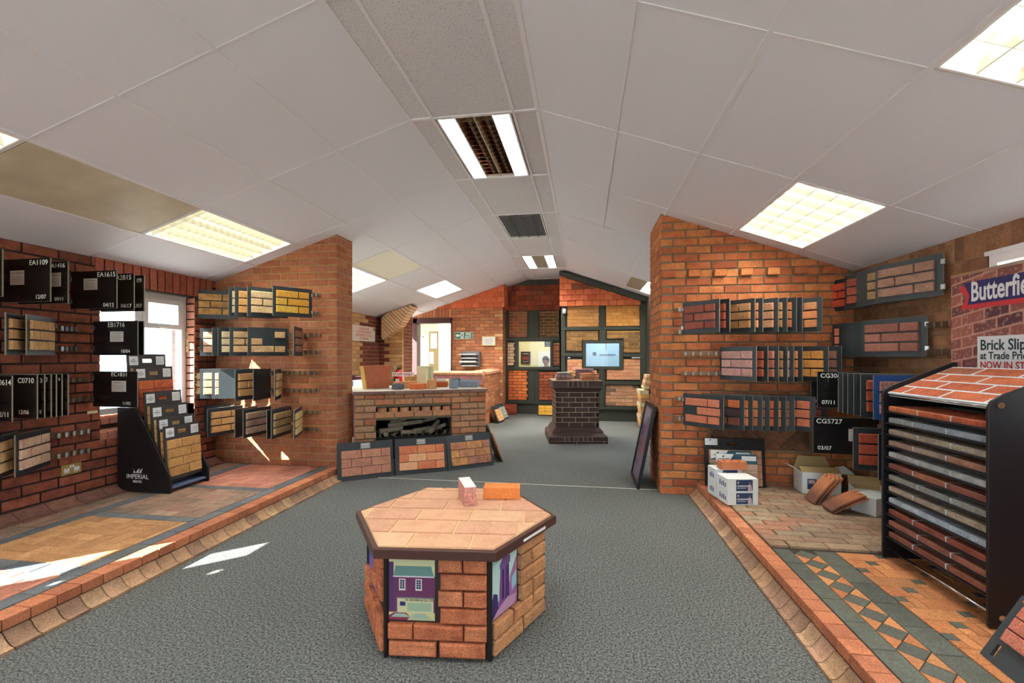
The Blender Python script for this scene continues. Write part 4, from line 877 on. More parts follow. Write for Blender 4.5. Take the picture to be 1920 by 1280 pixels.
t = MB(); t.prism([(-.105,-.03),(.0,-.065),(.105,.0),(.105,.06),(-.10,.06)], 2, 0, .068, col3('vivid orange brick', ['d8682c', 'd06028'], amt=.08)); solid('angled_brick', 'vivid orange angled brick, front centre of the fireplace top', .735, .19, t)
t = MB(); P = [(.058*cos(2*pi*i/14), .05*sin(2*pi*i/14)) for i in range(14)]; t.prism(P, 2, 0, .115, col3('sandy veined brick', ['cc945c', 'c48c58'], amt=.4, dark='7a4024')); solid('sandy_brick', 'upright sandy brown veined brick with rounded sides', .905, .20, t)
t = MB(); t.box((-.07,-.05,0), (.07,.05,.07), col3('dark orange brick', ['b8501c', 'b04c1c'], amt=.1)); solid('dark_orange_brick', 'dark orange brick behind the sandy brick', 1.09, .50, t, rz=-.3)
t = MB(); t.prism([(-.055,-.06),(.035,-.06),(.058,-.035),(.058,.06),(-.055,.06)], 2, 0, .108, col3('blue grey brick', ['7c8a98', '74828f'], amt=.15, dark='4c5a66')); solid('plinth_brick', 'upright blue grey chamfered brick near right end of fireplace top', 1.18, .20, t, rz=-.15)
t = MB(); t.prism([(-.06,0),(.06,0),(.06,.07),(.035,.095),(-.035,.095),(-.06,.07)][::-1], 0, -.12, .12, col3('blue grey brick', ['7c8a98', '74828f'])); solid('bullnose_brick', 'long blue grey double bullnose brick on its side at right end', 1.42, .36, t, rz=-FA, bevel=.008)
t = MB(); t.box((-.06,-.045,0), (.06,.045,.105), col3('slate green brick', ['64706c', '5c6864'])); solid('slate_brick', 'slate green brick between the two blue grey ones', 1.30, .60, t, rz=-.4)
def atpx(px, v, z=None):      # world xy on the mantel top at depth v behind the front edge, for a viewing bearing
    best = min(((abs((pix(FO + FU * (k / 400 * 2.0) + FN * v) or (9e9,))[0] - px), k / 400 * 2.0) for k in range(-100, 400)), key=lambda q: q[0]); return best[1]
t = MB(); t.box((-.062,-.05,0), (.062,.05,.275), col3('cream stone block', ['dcd4a8', 'd8d0a4'], amt=.08, speck=.08)); solid('cream_block', 'tall cream stone block standing upright, centre of fireplace top', atpx(792, .5), .5, t, rz=-.5)
t = MB(); t.box((-.05,-.04,0), (.05,.04,.265), col3('green grey stone block', ['b0b890', 'a8b088'], amt=.08, speck=.08)); solid('green_grey_block', 'tall green grey block just right of the cream block', atpx(804, .66), .66, t, rz=-.5)
t = MB(); t.box((-.055,-.05,0), (.055,.05,.07), col3('peach brick', ['e08c68', 'd88460'], amt=.08)); solid('peach_brick', 'small peach brick behind the round charcoal brick', atpx(747, .62), .62, t)
t = MB(); t.prism([(-.11,-.05),(.11,-.05),(.11,.05),(-.05,.05)], 2, 0, .085, col3('tan orange brick', ['d09058', 'c88850'], amt=.12)); solid('tan_brick', 'tan splayed brick under the staff sign', atpx(765, .45), .45, t)
t = MB(); t.box((-.1,-.05,0), (.1,.05,.15), col3('brown ochre brick', ['b0783c', 'a87038'], amt=.2)); solid('ochre_brick', 'large brown ochre block left of the cream block', atpx(772, .86), .86, t)
t = MB(); t.prism([(-.08,0),(.08,0),(.08,.04),(.0,.05),(-.04,.09),(-.08,.09)][::-1], 1, -.05, .05, col3('red pistol brick', ['cc6a50', 'c4624a'])); solid('pistol_brick', 'red stepped brick right of the green grey block', atpx(819, .85), .85, t, rz=-FA)
t = MB(); t.lathe([(.05, 0), (.06, .03), (.045, .07), (.02, .09)], (0,0,0), 12, col3('pale yellow brick', ['e4d088', 'dcc880'])); solid('domed_brick', 'small pale yellow domed brick behind the dark orange one', atpx(839, .80), .80, t)
t = MB(); t.box((-.055,-.03,0), (.055,.03,.10), col3('white glazed piece', ['f0e8e0', 'ece4dc'], speck=.05)); t.box((-.045,-.035,-.0), (-.02,.035,.02), WHITE); solid('white_block', 'small white footed block among the bricks', atpx(827, .62), .62, t)
st = thing('sign_stand', 'white staff only sign with red capitals on a short post', 'sign', ftop(atpx(756, .75), .75), (0, 0, .05)); t = MB(); t.box((-.15, -.006, .135), (.15, .004, .19), WHITE); obj('sign_plate', t, st); t = MB(); t.cyl((0, 0, 0), (0, 0, .14), .007, 8, WHITE); t.box((-.03, -.03, 0), (.03, .03, .006), WHITE); obj('post', t, st)
text(st, 'STAFF ONLY', 0, .145, .048, mat('red print', 'b01c30', .6), y=-.0075, align='CENTER', bold=.0012)
# ---------- three boards leaning on the fireplace, one beside it
def lean_board(name, label, A, B, h, lean, rows, m, group=None, bm=None, lab=None, cover=(.07, .06, .06, .045), top=.115, th=.012, slipth=.022, brick_split=None, hole=None):
    """board standing on the floor from A to B (its bottom corners seen from the front), leaning back by lean"""
    A = Vector(A); B = Vector(B); d = B - A; w_ = d.length; rz = atan2(d.y, d.x)
    t = thing(name, label, 'sample board', A, (0, 0, rz), group); T = Matrix.Rotation(-lean, 4, 'X')
    p = MB(); 
    if hole:
        hx0, hx1, hz0, hz1 = hole; slab(p, 0, w_, 0, h, 0, th, bm or BOARD, [hole])
        p2 = p
    else: p.box((0, 0, 0), (w_, th, h), bm or BOARD)
    pf = bpy.data.objects.new('panel', p.mesh('panel')); COL.objects.link(pf); pf.parent = t; pf.rotation_euler = (-lean, 0, 0)
    W = w_ - cover[0] - cover[1]; n = len(rows); Hh = (h - top - cover[2]) / n
    for k, r in enumerate(rows):
        x = cover[0]; z = h - top - (k + .5) * Hh
        for q in r:
            L = W * q; me = brickmesh(L - .004, Hh - .004, slipth, m[k % len(m)] if isinstance(m, list) else m, .004, 1 + k)
            o = bpy.data.objects.new('brick_slip', me); COL.objects.link(o); o.parent = pf; o.location = (x + L / 2, -slipth, z); x += L
    return t, pf, w_
M_C1 = col3('dusty pink brown slip', ['b87860', 'ac6e58', 'c08868', 'b4705c', 'c89860'], amt=.3); M_C2 = col3('vivid orange weathered slip', ['d06840', 'c86038', 'd87848', 'd8a070'], amt=.3, dark='e0b088'); M_C3 = col3('yellow and purple brick slip', ['d09850', 'c88848', 'b87050', 'cc9860', 'a86858'], amt=.6, dark='6a4448')
three = [[.4, .4, .2], [.2, .4, .4], [.4, .4, .2]]
g_ = 'boards leaning against the fireplace'
for i, (A, B, lb, m, tb) in enumerate((((-2.556, 4.43), (-2.075, 4.765), 'black board of dusty pink slips, leftmost leaning at the fireplace foot', M_C1, ()), ((-2.06, 4.775), (-1.552, 5.055), 'black board of vivid orange slips, middle one leaning at fireplace foot', M_C2, ()), ((-1.54, 5.065), (-1.085, 5.42), 'black board of yellow and purple slips, rightmost at the fireplace foot', M_C3, ()))):
    t, pf, w_ = lean_board('sample_board', lb, (A[0], A[1], 0), (B[0], B[1], 0), .40, .24, three, m, g_, lab=1, cover=(.04, .03, .045), top=.085)
    q = MB(); q.box((w_/2 - .05, -.002, .325), (w_/2 + .05, 0, .385), mat('silver grey label', '9a9c96', .5)); q_ = obj('label_plate', q, pf); text(pf, 'STOCK', w_/2, .358, .022, WHITE, y=-.003, align='CENTER', bold=.0005); text(pf, 'WEATHERED', w_/2, .335, .014, WHITE, y=-.003, align='CENTER')
t, pf, w_ = lean_board('sample_board', 'thin brown board seen edge-on leaning at the right end of the fireplace', (-1.0, 5.62, 0), (-1.195, 6.08, 0), .50, .40, three, M_C2, g_, bm=mat('brown hardboard', '7a6448', .8))
# ---------- black glass-fronted picture leaning on the right pier
A = Vector((.535, 5.27, 0)); fr = thing('framed_poster', 'black framed glazed poster of brickwork leaning on the right pier side', 'picture', (.535, 5.27, 0), (0, 0, -pi/2))
fe = bpy.data.objects.new('frame', None); lean = atan2(.165, .82)
m = MB(); W, Hh = .61, .835
BLK = mat('black frame', '17171a', .35)
for a, b_ in (((0, -.02, 0), (W, .01, .03)), ((0, -.02, Hh - .03), (W, .01, Hh)), ((0, -.02, .03), (.03, .01, Hh - .03)), ((W - .03, -.02, .03), (W, .01, Hh - .03))): m.box(a, b_, BLK)
m.box((.01, 0, .01), (W - .01, .006, Hh - .01), BLK)
bpy.data.objects.remove(fe); f_ = obj('frame', m, fr, (0, 0, 0), (-lean, 0, 0))
p = MB(); cols = [mat('poster mauve', 'a888a8', .3), mat('poster brick pink', 'b8808c', .3), mat('poster grey violet', '9490b0', .3), mat('poster pale', 'c8c0d4', .3), mat('poster plum', '7c6080', .3)]
p.box((.03, -.004, .03), (W - .03, -.002, Hh - .03), cols[0])
for k in range(9):
    for i in range(4): x = .04 + i * .135 + (k % 2) * .05; p.box((x, -.0052, .04 + k * .062), (min(x + .12, W - .04), -.004, .04 + k * .062 + .05), cols[R.choice((1, 1, 2, 4))])
p.box((.05, -.0055, .62), (.4, -.004, .79), cols[3]); p.box((.3, -.006, .60), (.54, -.004, .70), cols[2]); obj('print', p, f_)
g = MB(); g.box((.03, -.009, .03), (W - .03, -.008, Hh - .03), GLASS); obj('glass', g, f_)
# ======================= HEXAGONAL DISPLAY TABLE =======================
HO = Vector((-.67, 2.31, 0)); HR = radians(5.4)
hx = thing('display_table', 'hexagonal display table with sandstone top, brick slip sides and photo panels', 'table', HO, (0, 0, HR))
def hexpts(r): return [(r * cos(pi/3 * i), r * sin(pi/3 * i)) for i in range(6)]
rb = .455
m = MB(); m.prism(hexpts(rb), 2, 0, .46, mat('dark stained carcass', '2c2220', .5)); obj('carcass', m, hx)
WD = mat('dark mahogany edge', '4e2e26', .35, noise=.2, nscale=12)
m = MB(); m.prism(hexpts(.53), 2, .455, .497, WD); obj('top_edge', m, hx, bevel=.003)
TP = col3('pale peach sandstone', ['d09c74', 'c89470', 'c48c70', 'd4a67c', 'c09478'], amt=.3, dark='b07c64', speck=.1, bump=.25); m = MB(); m.prism(hexpts(.503), 2, .49, .4985, mat('cream grout', 'dcb888', .8)); obj('grout_bed', m, hx)
HP = hexpts(.500)
def clip_hex(P):
    for i in range(6):
        a = Vector(HP[i]); b_ = Vector(HP[(i+1) % 6]); e = b_ - a; nrm = Vector((-e.y, e.x)); Q_ = []
        for k in range(len(P)):
            p, q = Vector(P[k]), Vector(P[(k+1) % len(P)]); dp, dq = (p - a).dot(nrm), (q - a).dot(nrm)
            if dp >= 0: Q_.append(tuple(p))
            if dp * dq < 0: Q_.append(tuple(p + (q - p) * (dp / (dp - dq))))
        P = Q_
        if len(P) < 3: return []
    return P
for r in range(6):
    y0 = -.44 + r * .165; x = -.66 + (r % 3) * .11; 
    while x < .55:
        L = .27 + .03 * ((r * 3) % 2); P = clip_hex([(x, y0), (x + L - .012, y0), (x + L - .012, y0 + .153), (x, y0 + .153)])
        if P: m = MB(); m.prism(P, 2, .495, .504, TP); obj('stone_tile', m, hx, bevel=.002)
        x += L
# faces: local frame per side; side index 4 is the front (-y)
def side(i):
    a, b_ = Vector((*hexpts(rb)[i], 0)), Vector((*hexpts(rb)[(i+1) % 6], 0)); d = b_ - a; e = bpy.data.objects.new('side_panel', None); COL.objects.link(e); e.parent = hx
    e.location = a; e.rotation_euler = (0, 0, atan2(d.y, d.x)); return e
S = .455; pH = .0765
def hexslips(e, rows, m, z0=.012, zH=.0735):
    for k, r in enumerate(rows):
        for (a, b_) in r:
            o = bpy.data.objects.new('brick_slip', brickmesh((b_-a)*S - .006, zH - .009, .030, m, .008, 1 + (k + int(a*9)) % 4)); COL.objects.link(o); o.parent = e; o.location = ((a+b_)/2*S, -.030, z0 + (k+.5)*zH)
EDG = mat('black edge strip', '1e1a18', .4)
F = side(4)
hexslips(F, [[(.03, .5), (.52, .97)], [(.02, .27), (.27, .76), (.76, .985)], [(.53, .985)], [(.51, .755), (.755, .985)], [(.53, .985)], [(.51, .75), (.75, .985)]], M_HX)
def photo(e, x0, x1, z0, z1, polys, sky):
    p = MB(); p.box((x0, -.006, z0), (x1, 0, z1), sky); o = obj('photo_panel', p, e)
    q = MB()
    for k, (P, m) in enumerate(polys): q.prism([(x0 + a * (x1 - x0), z0 + b_ * (z1 - z0)) for a, b_ in P], 1, -.0065 - k * .00006, -.006, m)
    obj('printed_picture', q, o); return o
PC = lambda n, c: mat('print ' + n, c, .25)
def rc(a, b_, c, d): return [(a, b_), (c, b_), (c, d), (a, d)]
ph = photo(F, .012, S * .475, .165, .447, [(rc(0, .12, 1, .68), PC('purple brick', '6e3a60')), (rc(0, .15, .1, .9), PC('dim purple', '5c3a68')), ([(.1, .68), (.98, .68), (.92, .84), (.14, .84)], PC('green slate', '6c9088')), ([(.14, .84), (.92, .84), (.86, 1), (.2, 1)], PC('pale sky', 'd4d4a4')), (rc(.09, .665, .98, .685), PC('white gutter', 'd8d4d8')),
    (rc(.22, .46, .36, .64), PC('white sash', 'e4e0d8')), (rc(.24, .485, .34, .625), PC('dark pane', '3c4468')), (rc(.58, .46, .72, .64), PC('white sash', 'e4e0d8')), (rc(.60, .485, .70, .625), PC('dark pane', '3c4468')), (rc(.18, .12, .97, .34), PC('cream shopfront', 'ccc8a0')), (rc(.17, .335, .99, .355), PC('grey fascia line', '74807c')), (rc(.40, .14, .93, .27), PC('shop window', '9cb498')), (rc(.24, .22, .36, .285), PC('navy sign', '34306c')),
    (rc(0, 0, 1, .12), PC('pavement', 'c8c894')), ([(.0, .0), (.0, .07), (.12, .115), (.38, .115), (.5, .02), (.5, 0)], PC('dark red car', '8c3850')), ([(.04, .045), (.14, .1), (.36, .1), (.46, .045)], PC('car glass', '9cb4a4')), ([(.4, .0), (.5, .1), (.78, .12), (.95, .03), (1, 0)], PC('pale car', 'b8bc90')), ([(.5, .03), (.56, .095), (.76, .105), (.88, .03)], PC('car glass', '9cb4a4'))], PC('pale sky', 'd4d4a4'))
for x in (.29, .65):
    q = MB()
    for k in range(1, 4): q.box((.012 + (x - .05) * .204, -.0078, .165 + .282 * (.485 + .035 * k)), (.012 + (x + .05) * .204, -.0074, .165 + .282 * (.485 + .035 * k) + .0012), PC('white sash', 'e4e0d8'))
    q.box((.012 + x * .204 - .0006, -.0078, .165 + .282 * .485), (.012 + x * .204 + .0006, -.0074, .165 + .282 * .625), PC('white sash', 'e4e0d8')); obj('glazing_bars', q, F)
text(F, 'W. BOWEN & CO. LTD.', .012 + .204 * .68, .165 + .282 * .30, .0125, PC('brown lettering', '5c4a38'), y=-.0085, align='CENTER', bold=.0002)
G = side(5)
hexslips(G, [[(.02, .52), (.54, .98)], [(.02, .34), (.36, .72), (.73, .98)], [(.50, .72), (.73, .98)], [(.49, .985)], [(.49, .70), (.71, .985)], [(.49, .985)]], M_HX2)
photo(G, .012, S * .46, .165, .447, [([(0, 0), (1, .0), (1, .55), (.0, .12)], PC('mauve roof', '9c6a9c')), ([(.25, .05), (.68, .12), (.66, .80), (.32, .76)], PC('purple chimney', '7c4c8c')), ([(.5, .1), (.68, .14), (.66, .80), (.54, .74)], PC('dark violet', '4c2c74')), ([(.28, .78), (.5, .95), (.72, .84), (.70, .74), (.5, .70), (.32, .68)], PC('purple cap', '745088')), ([(.38, .2), (.46, .22), (.46, .7), (.39, .68)], PC('dark slot', '3c2454')),
    ([(.70, .35), (1, .52), (1, .8), (.70, .5)], PC('mauve tiles', 'a07098')), ([(.78, .25), (.98, .32), (.98, .55), (.78, .46)], PC('blue pane', '8cc0d0')), ([(0, 0), (.25, .05), (.2, .35), (.06, .4), (0, .3)], PC('indigo roof', '3c2c6c')), ([(0, 0), (.9, 0), (1, .15), (.6, .2), (.2, .1)], PC('light mauve', 'b88cb0'))], PC('pale aqua sky', 'b8dcd4'))
K = side(3)
hexslips(K, [[(.02, .3), (.32, .70), (.72, .98)], [(.02, .5), (.52, .98)], [(.02, .28)], [(.72, .98), (.5, .7)], [(.6, .98)], [(.5, .72), (.74, .98)]], M_HX)
photo(K, .012, S * .45, .165, .447, [([(0, 0), (1, 0), (1, .4), (0, .6)], PC('blue violet roof', '6a60b0'))], PC('blue sky', '7c84cc'))
for i in (0, 1, 2):
    e = side(i); hexslips(e, [[(.02, .5), (.52, .98)], [(.02, .27), (.27, .76), (.76, .985)]] * 3, M_HX if i != 1 else M_HX2)
for i in range(6):
    a = hexpts(rb + .004)[i]; m = MB(); m.cyl((a[0], a[1], 0), (a[0], a[1], .456), .012, 6, EDG); obj('corner_strip', m, hx)
m = MB(); a, b_ = Vector(hexpts(.531)[5]), Vector(hexpts(.531)[0]); e = b_ - a; nn = Vector((e.y, -e.x)).normalized()
p0, p1 = a + e * .40, a + e * .78; m.add([(p0.x, p0.y, .468), (p1.x, p1.y, .466), (p1.x, p1.y, .480), (p0.x, p0.y, .479)] + [((p + nn * .002).x, (p + nn * .002).y, z) for p, z in ((p0, .469), (p1, .467), (p1, .480), (p0, .478))], [(0,1,2,3),(7,6,5,4),(0,4,5,1),(1,5,6,2),(2,6,7,3),(3,7,4,0)], WHITE); o = obj('torn_white_tape', m, hx); 
# bricks on it
p = onZ(838, 925, .505); t = MB(); t.box((-.105, -.05, 0), (.105, .05, .068), col3('smooth orange brick', ['dc7428', 'd86c24'], amt=.06, speck=.12)); o = obj('smooth_orange_brick', t, None, (-.47, 2.60, .505), (0, 0, .14), bevel=.005); tag(o, 'smooth bright orange brick lying on the hexagonal table', 'brick')
t = MB(); t.box((-.0335, -.107, 0), (.0335, .107, .102), col3('rough pink brick', ['b87468', 'c08478'], amt=.2, dark='e0c4bc', speck=.4)); t.box((-.0325, -.106, .1015), (.0325, .106, .1035), mat('white limewash', 'f0ece8', .9)); o = obj('rough_pink_brick', t, None, (-.655, 2.51, .505), (0, 0, .43), bevel=.006); tag(o, 'rough pink brick on edge, limewashed top, on the hexagonal table', 'brick')
# ======================= REAR DISPLAYS =======================
def bpanel(label, Y, rects, m, mortar, L=.215, H=.071, j=.010, cat='brick panel', d=.035):
    """brick panel in a dark frame wall; rects = list of (x0, z0, x1, z1)"""
    x0 = min(r[0] for r in rects); z0 = min(r[1] for r in rects)
    t = thing('brick_display', label, cat, (x0, Y, z0), group='brick panels of the dark display wall'); bk = MB(); its = []
    bx0, bx1, bz0, bz1 = 0, max(r[2] for r in rects) - x0, .004, max(r[3] for r in rects) - z0
    for r in rects:
        bk.box((r[0] - x0, -d + .008, r[1] - z0), (r[2] - x0 - .008, 0, r[3] - z0 - .004), mortar)
        for it in course_items(bx0, bx1, bz0, bz1, m, L=L, H=H, j=j, holes=[(-1, r[0] - x0, -9, 9), (r[2] - x0, 99, -9, 9)]):
            if r[1] <= it[1] + z0 < r[3]: its.append(it)
    obj('mortar_bed', bk, t); M_ = [(i[0], i[1], i[2], i[3], 0, i[5], d, .03) for i in its]; place(t, M_, maxobj=300, d=.03, jit=1); return t
B1 = col3('brown blue brick', ['94603c', '7c4c3c', 'a04c34', '6c4844'], amt=.3); B2 = col3('dark umber brick', ['6c4834', '54402f', '7c5038'], amt=.3); B3 = col3('pale buff brick', ['d4a070', 'dcac7c', 'c89464'], amt=.2)
B4 = col3('maroon brown brick', ['8c4430', '7c3c2c', '98503a'], amt=.3); B5 = col3('bright orange smooth brick', ['dc6820', 'd05c1c', 'e07428'], amt=.15); B6 = col3('red brown smooth brick', ['a84c28', '984024', 'b4562c'], amt=.2)
B7 = col3('golden brown brick', ['b87838', 'a86c38', 'c08448'], amt=.25); B8 = col3('orange gold brick', ['d08430', 'c8742c', 'd89440'], amt=.3); B9 = col3('dark gold brick', ['8c6438', '745434', 'a07440'], amt=.35)
B10 = col3('pink orange antique brick', ['c8784c', 'b8684c', 'd08c5c', 'c07858'], amt=.35, dark='e0b48c'); B11 = col3('antique mixed brick', ['c08458', 'cc9468', 'a8704c', 'b47c60', '6c5440', 'd09c68'], amt=.3)
bpanel('brown and red brick panel with yellow mortar, upper left of dark wall', 10.40, [(-1.713, 1.766, -1.283, 2.368)], B1, MO_YEL)
bpanel('dark umber brick panel with yellow mortar beside the brown and red one', 10.40, [(-1.01, 1.761, -.566, 2.364)], B2, MO_YEL)
bpanel('narrow pale buff brick panel left of the office window', 10.40, [(-1.806, 1.112, -1.58, 1.638)], B3, MO_DK)
bpanel('narrow maroon brown brick panel right of the office window', 10.40, [(-.691, 1.115, -.53, 1.626)], B4, MO_YEL)
bpanel('bright orange brick panel with dark joints, low left of dark wall', 10.40, [(-1.724, .318, -1.278, .996)], B5, MO_DK)
bpanel('red brown smooth brick panel low behind the brown pedestal', 10.40, [(-1.01, .329, -.56, .984)], B6, MO_DK)
bpanel('golden brown brick panel under the orange tiles, beside the sensor', 9.50, [(-.34, 1.928, .303, 2.36)], B7, MO_YEL)
bpanel('orange gold brick panel under the right end of the orange tiles', 9.50, [(.443, 1.935, 1.108, 2.36)], B8, MO_YEL)
bpanel('L shaped dark gold brick panel upper left of the blue window', 9.50, [(-.361, 1.672, .289, 1.846), (-.361, 1.432, -.04, 1.672)], B9, MO_YEL)
bpanel('L shaped dark gold brick panel upper right of the blue window', 9.50, [(.459, 1.698, 1.12, 1.844), (.794, 1.396, 1.12, 1.698)], B9, MO_YEL)
bpanel('L shaped pink orange brick panel lower left of the blue window', 9.50, [(-.34, .833, .26, 1.05), (-.34, 1.05, -.04, 1.263)], B10, MO_LT)
bpanel('L shaped pink orange brick panel lower right of the blue window', 9.50, [(.459, .846, 1.124, 1.061), (.794, 1.061, 1.124, 1.265)], B10, MO_LT)
bpanel('antique mixed brick panel at lower right of the dark wall', 9.50, [(.437, .314, 1.10, .731)], B11, MO_LT)
bpanel('antique mixed brick panel half hidden behind the brown pedestal', 9.50, [(-.34, .325, .272, .717)], B11, MO_LT)
t = MB(); t.box((-.036, -.05, 0), (.036, 0, .10), WHITE); t.lathe([(.03, 0), (.034, .03), (.03, .06)], (0, -.045, .02), 12, WHITE); o = obj('motion_sensor', t, None, (-.40, 9.44, 2.20), bevel=.006); tag(o, 'white motion sensor at the corner under the orange tiles', 'sensor')
for (x, z, w_, nm) in ((-.33, 1.285, .05, 'small white tag on the dark frame left of the blue window'), (.95, 1.285, .18, 'small white lettered tag on the dark frame right of blue window')):
    t = MB(); t.box((0, -.06, 0), (w_, -.056, .018), PAPER); o = obj('name_tag', t, None, (x, 9.5, z)); tag(o, nm, 'label')
# leaning pieces at the rear
lean_board('sample_board', 'red tile panel leaning at the foot of the dark wall', (-1.80, 10.12, 0), (-1.50, 10.12, 0), .25, .22, [[.5, .5], [.3, .4, .3], [.5, .5]], M_TR, 'small boards at the rear', bm=mat('red brown board', '8a3c28', .8), cover=(.01, .01, .01), top=.04)
lean_board('sample_board', 'green board with yellow brick slips leaning under the maroon panels', (-1.02, 10.1, 0), (-.62, 10.1, 0), .25, .15, [[.45, .5], [.05, .3, .05, .5], [.45, .5]], SM['bright yellow'], 'small boards at the rear', bm=mat('dark green board', '344a30', .7), cover=(.02, .02, .02), top=.02)
lean_board('sample_board', 'dark board with yellow slips leaning on the brick counter side', (-1.66, 8.80, 0), (-1.60, 9.16, 0), .36, .42, [[.5, .5]] * 4, SM['warm tan'], 'small boards at the rear', cover=(.03, .03, .03), top=.08)
lean_board('sample_board', 'grey board with pale slips leaning behind the yellow one', (-1.66, 9.22, 0), (-1.58, 9.56, 0), .36, .42, [[.5, .5]] * 4, col3('grey white slip', ['c8ccc8', '8c9488', 'a4ac98']), 'small boards at the rear', cover=(.03, .03, .03), top=.08)
# ---- brick counter with soldier coping
ct = thing('brick_counter', 'low brick counter with red coping between the fireplace and the rear wall', 'counter', (-2.79, 8.2, 0))
CW = .94
b = MB(); b.box((.01, .008, 0), (CW - .008, .2, .98), MO_TAN); b.box((CW - .2, .2, 0), (CW - .008, 1.79, .98), MO_TAN); obj('core', b, ct)
pkm = col3('dusty pink brick', ['cc8084', 'c07478', 'd48c8c'], amt=.2)
place(ct, course_items(0, CW, .01, .80, M_FW, L=.222, H=.0735) + course_items(0, CW, .80, .97, pkm, L=.2, H=.084), maxobj=300)
cs = bpy.data.objects.new('side_face', None); COL.objects.link(cs); cs.parent = ct; cs.location = (CW, 0, 0); cs.rotation_euler = (0, 0, pi/2)
place(cs, course_items(.004, 1.79, .01, .97, M_FW, L=.222, H=.0735), maxobj=300, d=.04)
cm = col3('orange red coping brick', ['d88464', 'e09470', 'cc785c'], amt=.15)
for i in range(12):
    t = MB(); x = i * CW / 12; t.prism([(-.02, .975), (.24, .975), (.24, 1.02), (.05, 1.05), (-.02, 1.015)], 0, x + .003, x + CW/12 - .003, cm); obj('coping_brick', t, ct)
for i in range(20):
    t = MB(); y = .25 + i * .077; t.prism([(CW - .23, .975), (CW + .02, .975), (CW + .02, 1.02), (CW - .05, 1.05), (CW - .23, 1.05)], 1, y + .003, y + .074, cm); obj('coping_brick', t, ct)
t = MB(); t.prism([(-.10, .30), (.02, .10), (.02, .975), (-.10, .975)], 1, -.01, .22, pkm); obj('cantilever_end', t, ct, bevel=.01)
# ---- dark brown brick pedestal
pd = thing('brick_pedestal', 'dark brown brick pedestal with stepped base and wide capping, centre of the rear room', 'pedestal', (-.15, 7.38, 0), (0, 0, PHI))
def ring(parent, r, z0, z1, m, mort, n, soldier=False, slope=0, L=.2):
    c = MB(); c.box((-r + .004, -r + .004, z0), (r - .004, r - .004, z1), mort); obj('mortar_core', c, parent)
    for k in range(4):
        e = bpy.data.objects.new('face', None); COL.objects.link(e); e.parent = parent; e.rotation_euler = (0, 0, k * pi/2); a = k * pi/2
        e.location = (r * sin(a), -r * cos(a), 0)
        its = []
        if soldier:
            q = .235; its = [(-r + q/2, (z0+z1)/2, q - .008, z1-z0-.008, 0, m, 0), (r - q/2, (z0+z1)/2, q - .008, z1-z0-.008, 0, m, 0)]
            w_ = (2*r - 2*q) / n; its += [(-r + q + (i+.5) * w_, (z0+z1)/2, w_ - .008, z1-z0-.008, 0, m, 0) for i in range(n)]
        else: its = course_items(-r, r, z0, z1, m, L=L, H=.0765, j=.008, start=n)
        for i_ in its:
            o = bpy.data.objects.new('brick', brickmesh(i_[2], i_[3], .05, m, .003)); COL.objects.link(o); o.parent = e; o.location = (i_[0], 0, i_[1])
rb_, rt_, rs_, rc_ = .445, .385, .330, .385
ring(pd, rb_, 0, .032, M_PL, MO_LT, 0, L=.42); ring(pd, rb_, .034, .105, M_PL, MO_LT, 6, True)
def frus(r0, r1, z0, z1, m): q = MB(); q.add([(-r0,-r0,z0),(r0,-r0,z0),(r0,r0,z0),(-r0,r0,z0),(-r1,-r1,z1),(r1,-r1,z1),(r1,r1,z1),(-r1,r1,z1)], [(0,3,2,1),(4,5,6,7),(0,1,5,4),(1,2,6,5),(2,3,7,6),(3,0,4,7)], m); return q
o = obj('sloped_step', frus(rb_, rt_, .106, .155, M_PL), pd); o = obj('step_edge', frus(rt_, rt_, .155, .175, M_PL), pd); obj('sloped_step', frus(rt_, rs_ + .005, .176, .235, M_PL), pd)
ring(pd, rs_, .237, .237 + .0765 * 7, M_PL, MO_LT, 0, L=.203)
zt_ = .237 + .0765 * 7; obj('cavetto', frus(rs_, rc_ - .005, zt_, zt_ + .07, M_PL), pd); ring(pd, rc_, zt_ + .075, zt_ + .175, M_PL, MO_LT, 4, True)
TZ = zt_ + .175; q = MB(); q.box((-rc_ + .002, -rc_ + .002, TZ - .01), (rc_ - .002, rc_ - .002, TZ + .004), col3('worn brown top', ['a88c6c', '9c8064'])); obj('capping', q, pd)
def ptop(u, v): return (-.15 + u * CPH - v * SPH, 7.38 + u * SPH + v * CPH, TZ + .0045)
def stack(label, u, v, W, D, n, th, mats, wob=.02, rz=0):
    for k in range(n):
        x, y, z = ptop(u + R.uniform(-wob, wob), v + R.uniform(-wob, wob)); t = MB(); w2 = W * R.uniform(.92, 1.0)
        m = MB(); m.box((-w2/2, -D/2, .0), (w2/2, D/2, .006), mat('slip card', '6c5c54', .8)); ns = 3
        o = obj('slip_sheet', m, None, (x, y, z + k * th), (0, 0, PHI + rz + R.uniform(-.06, .06)))
        for i in range(ns):
            b2 = MB(); a = -w2/2 + i * w2/ns; b2.box((a + .004, -D/2 - .003, .006), (a + w2/ns - .004, D/2, th - .002), mats[k % len(mats)]); obj('brick_slip', b2, o, bevel=.002)
        tag(o, f"{label}, {'topmost' if k == n - 1 else ORD[k] + ' up'}", 'sample sheet', 'slip sheets stacked on the pedestal')
gw = col3('grey white slip', ['c8ccc8', '8c9488', 'a4ac98']); pp = col3('plum slip', ['946470', 'a8787c']); orr = SM['orange']
stack('mauve and white slip sheet in the left stack on the pedestal', -.20, -.12, .22, .2, 5, .024, [pp, pp, gw, pp, gw])
stack('buff slip sheet in the middle stack on the pedestal', -.06, .20, .14, .18, 5, .024, [SM['orange tan'], SM['buff']])
stack('plum slip sheet in the tall rear stack on the pedestal', .18, .19, .30, .18, 7, .024, [pp, col3('grey plum slip', ['8c7c84', 'a08c88'])], .03)
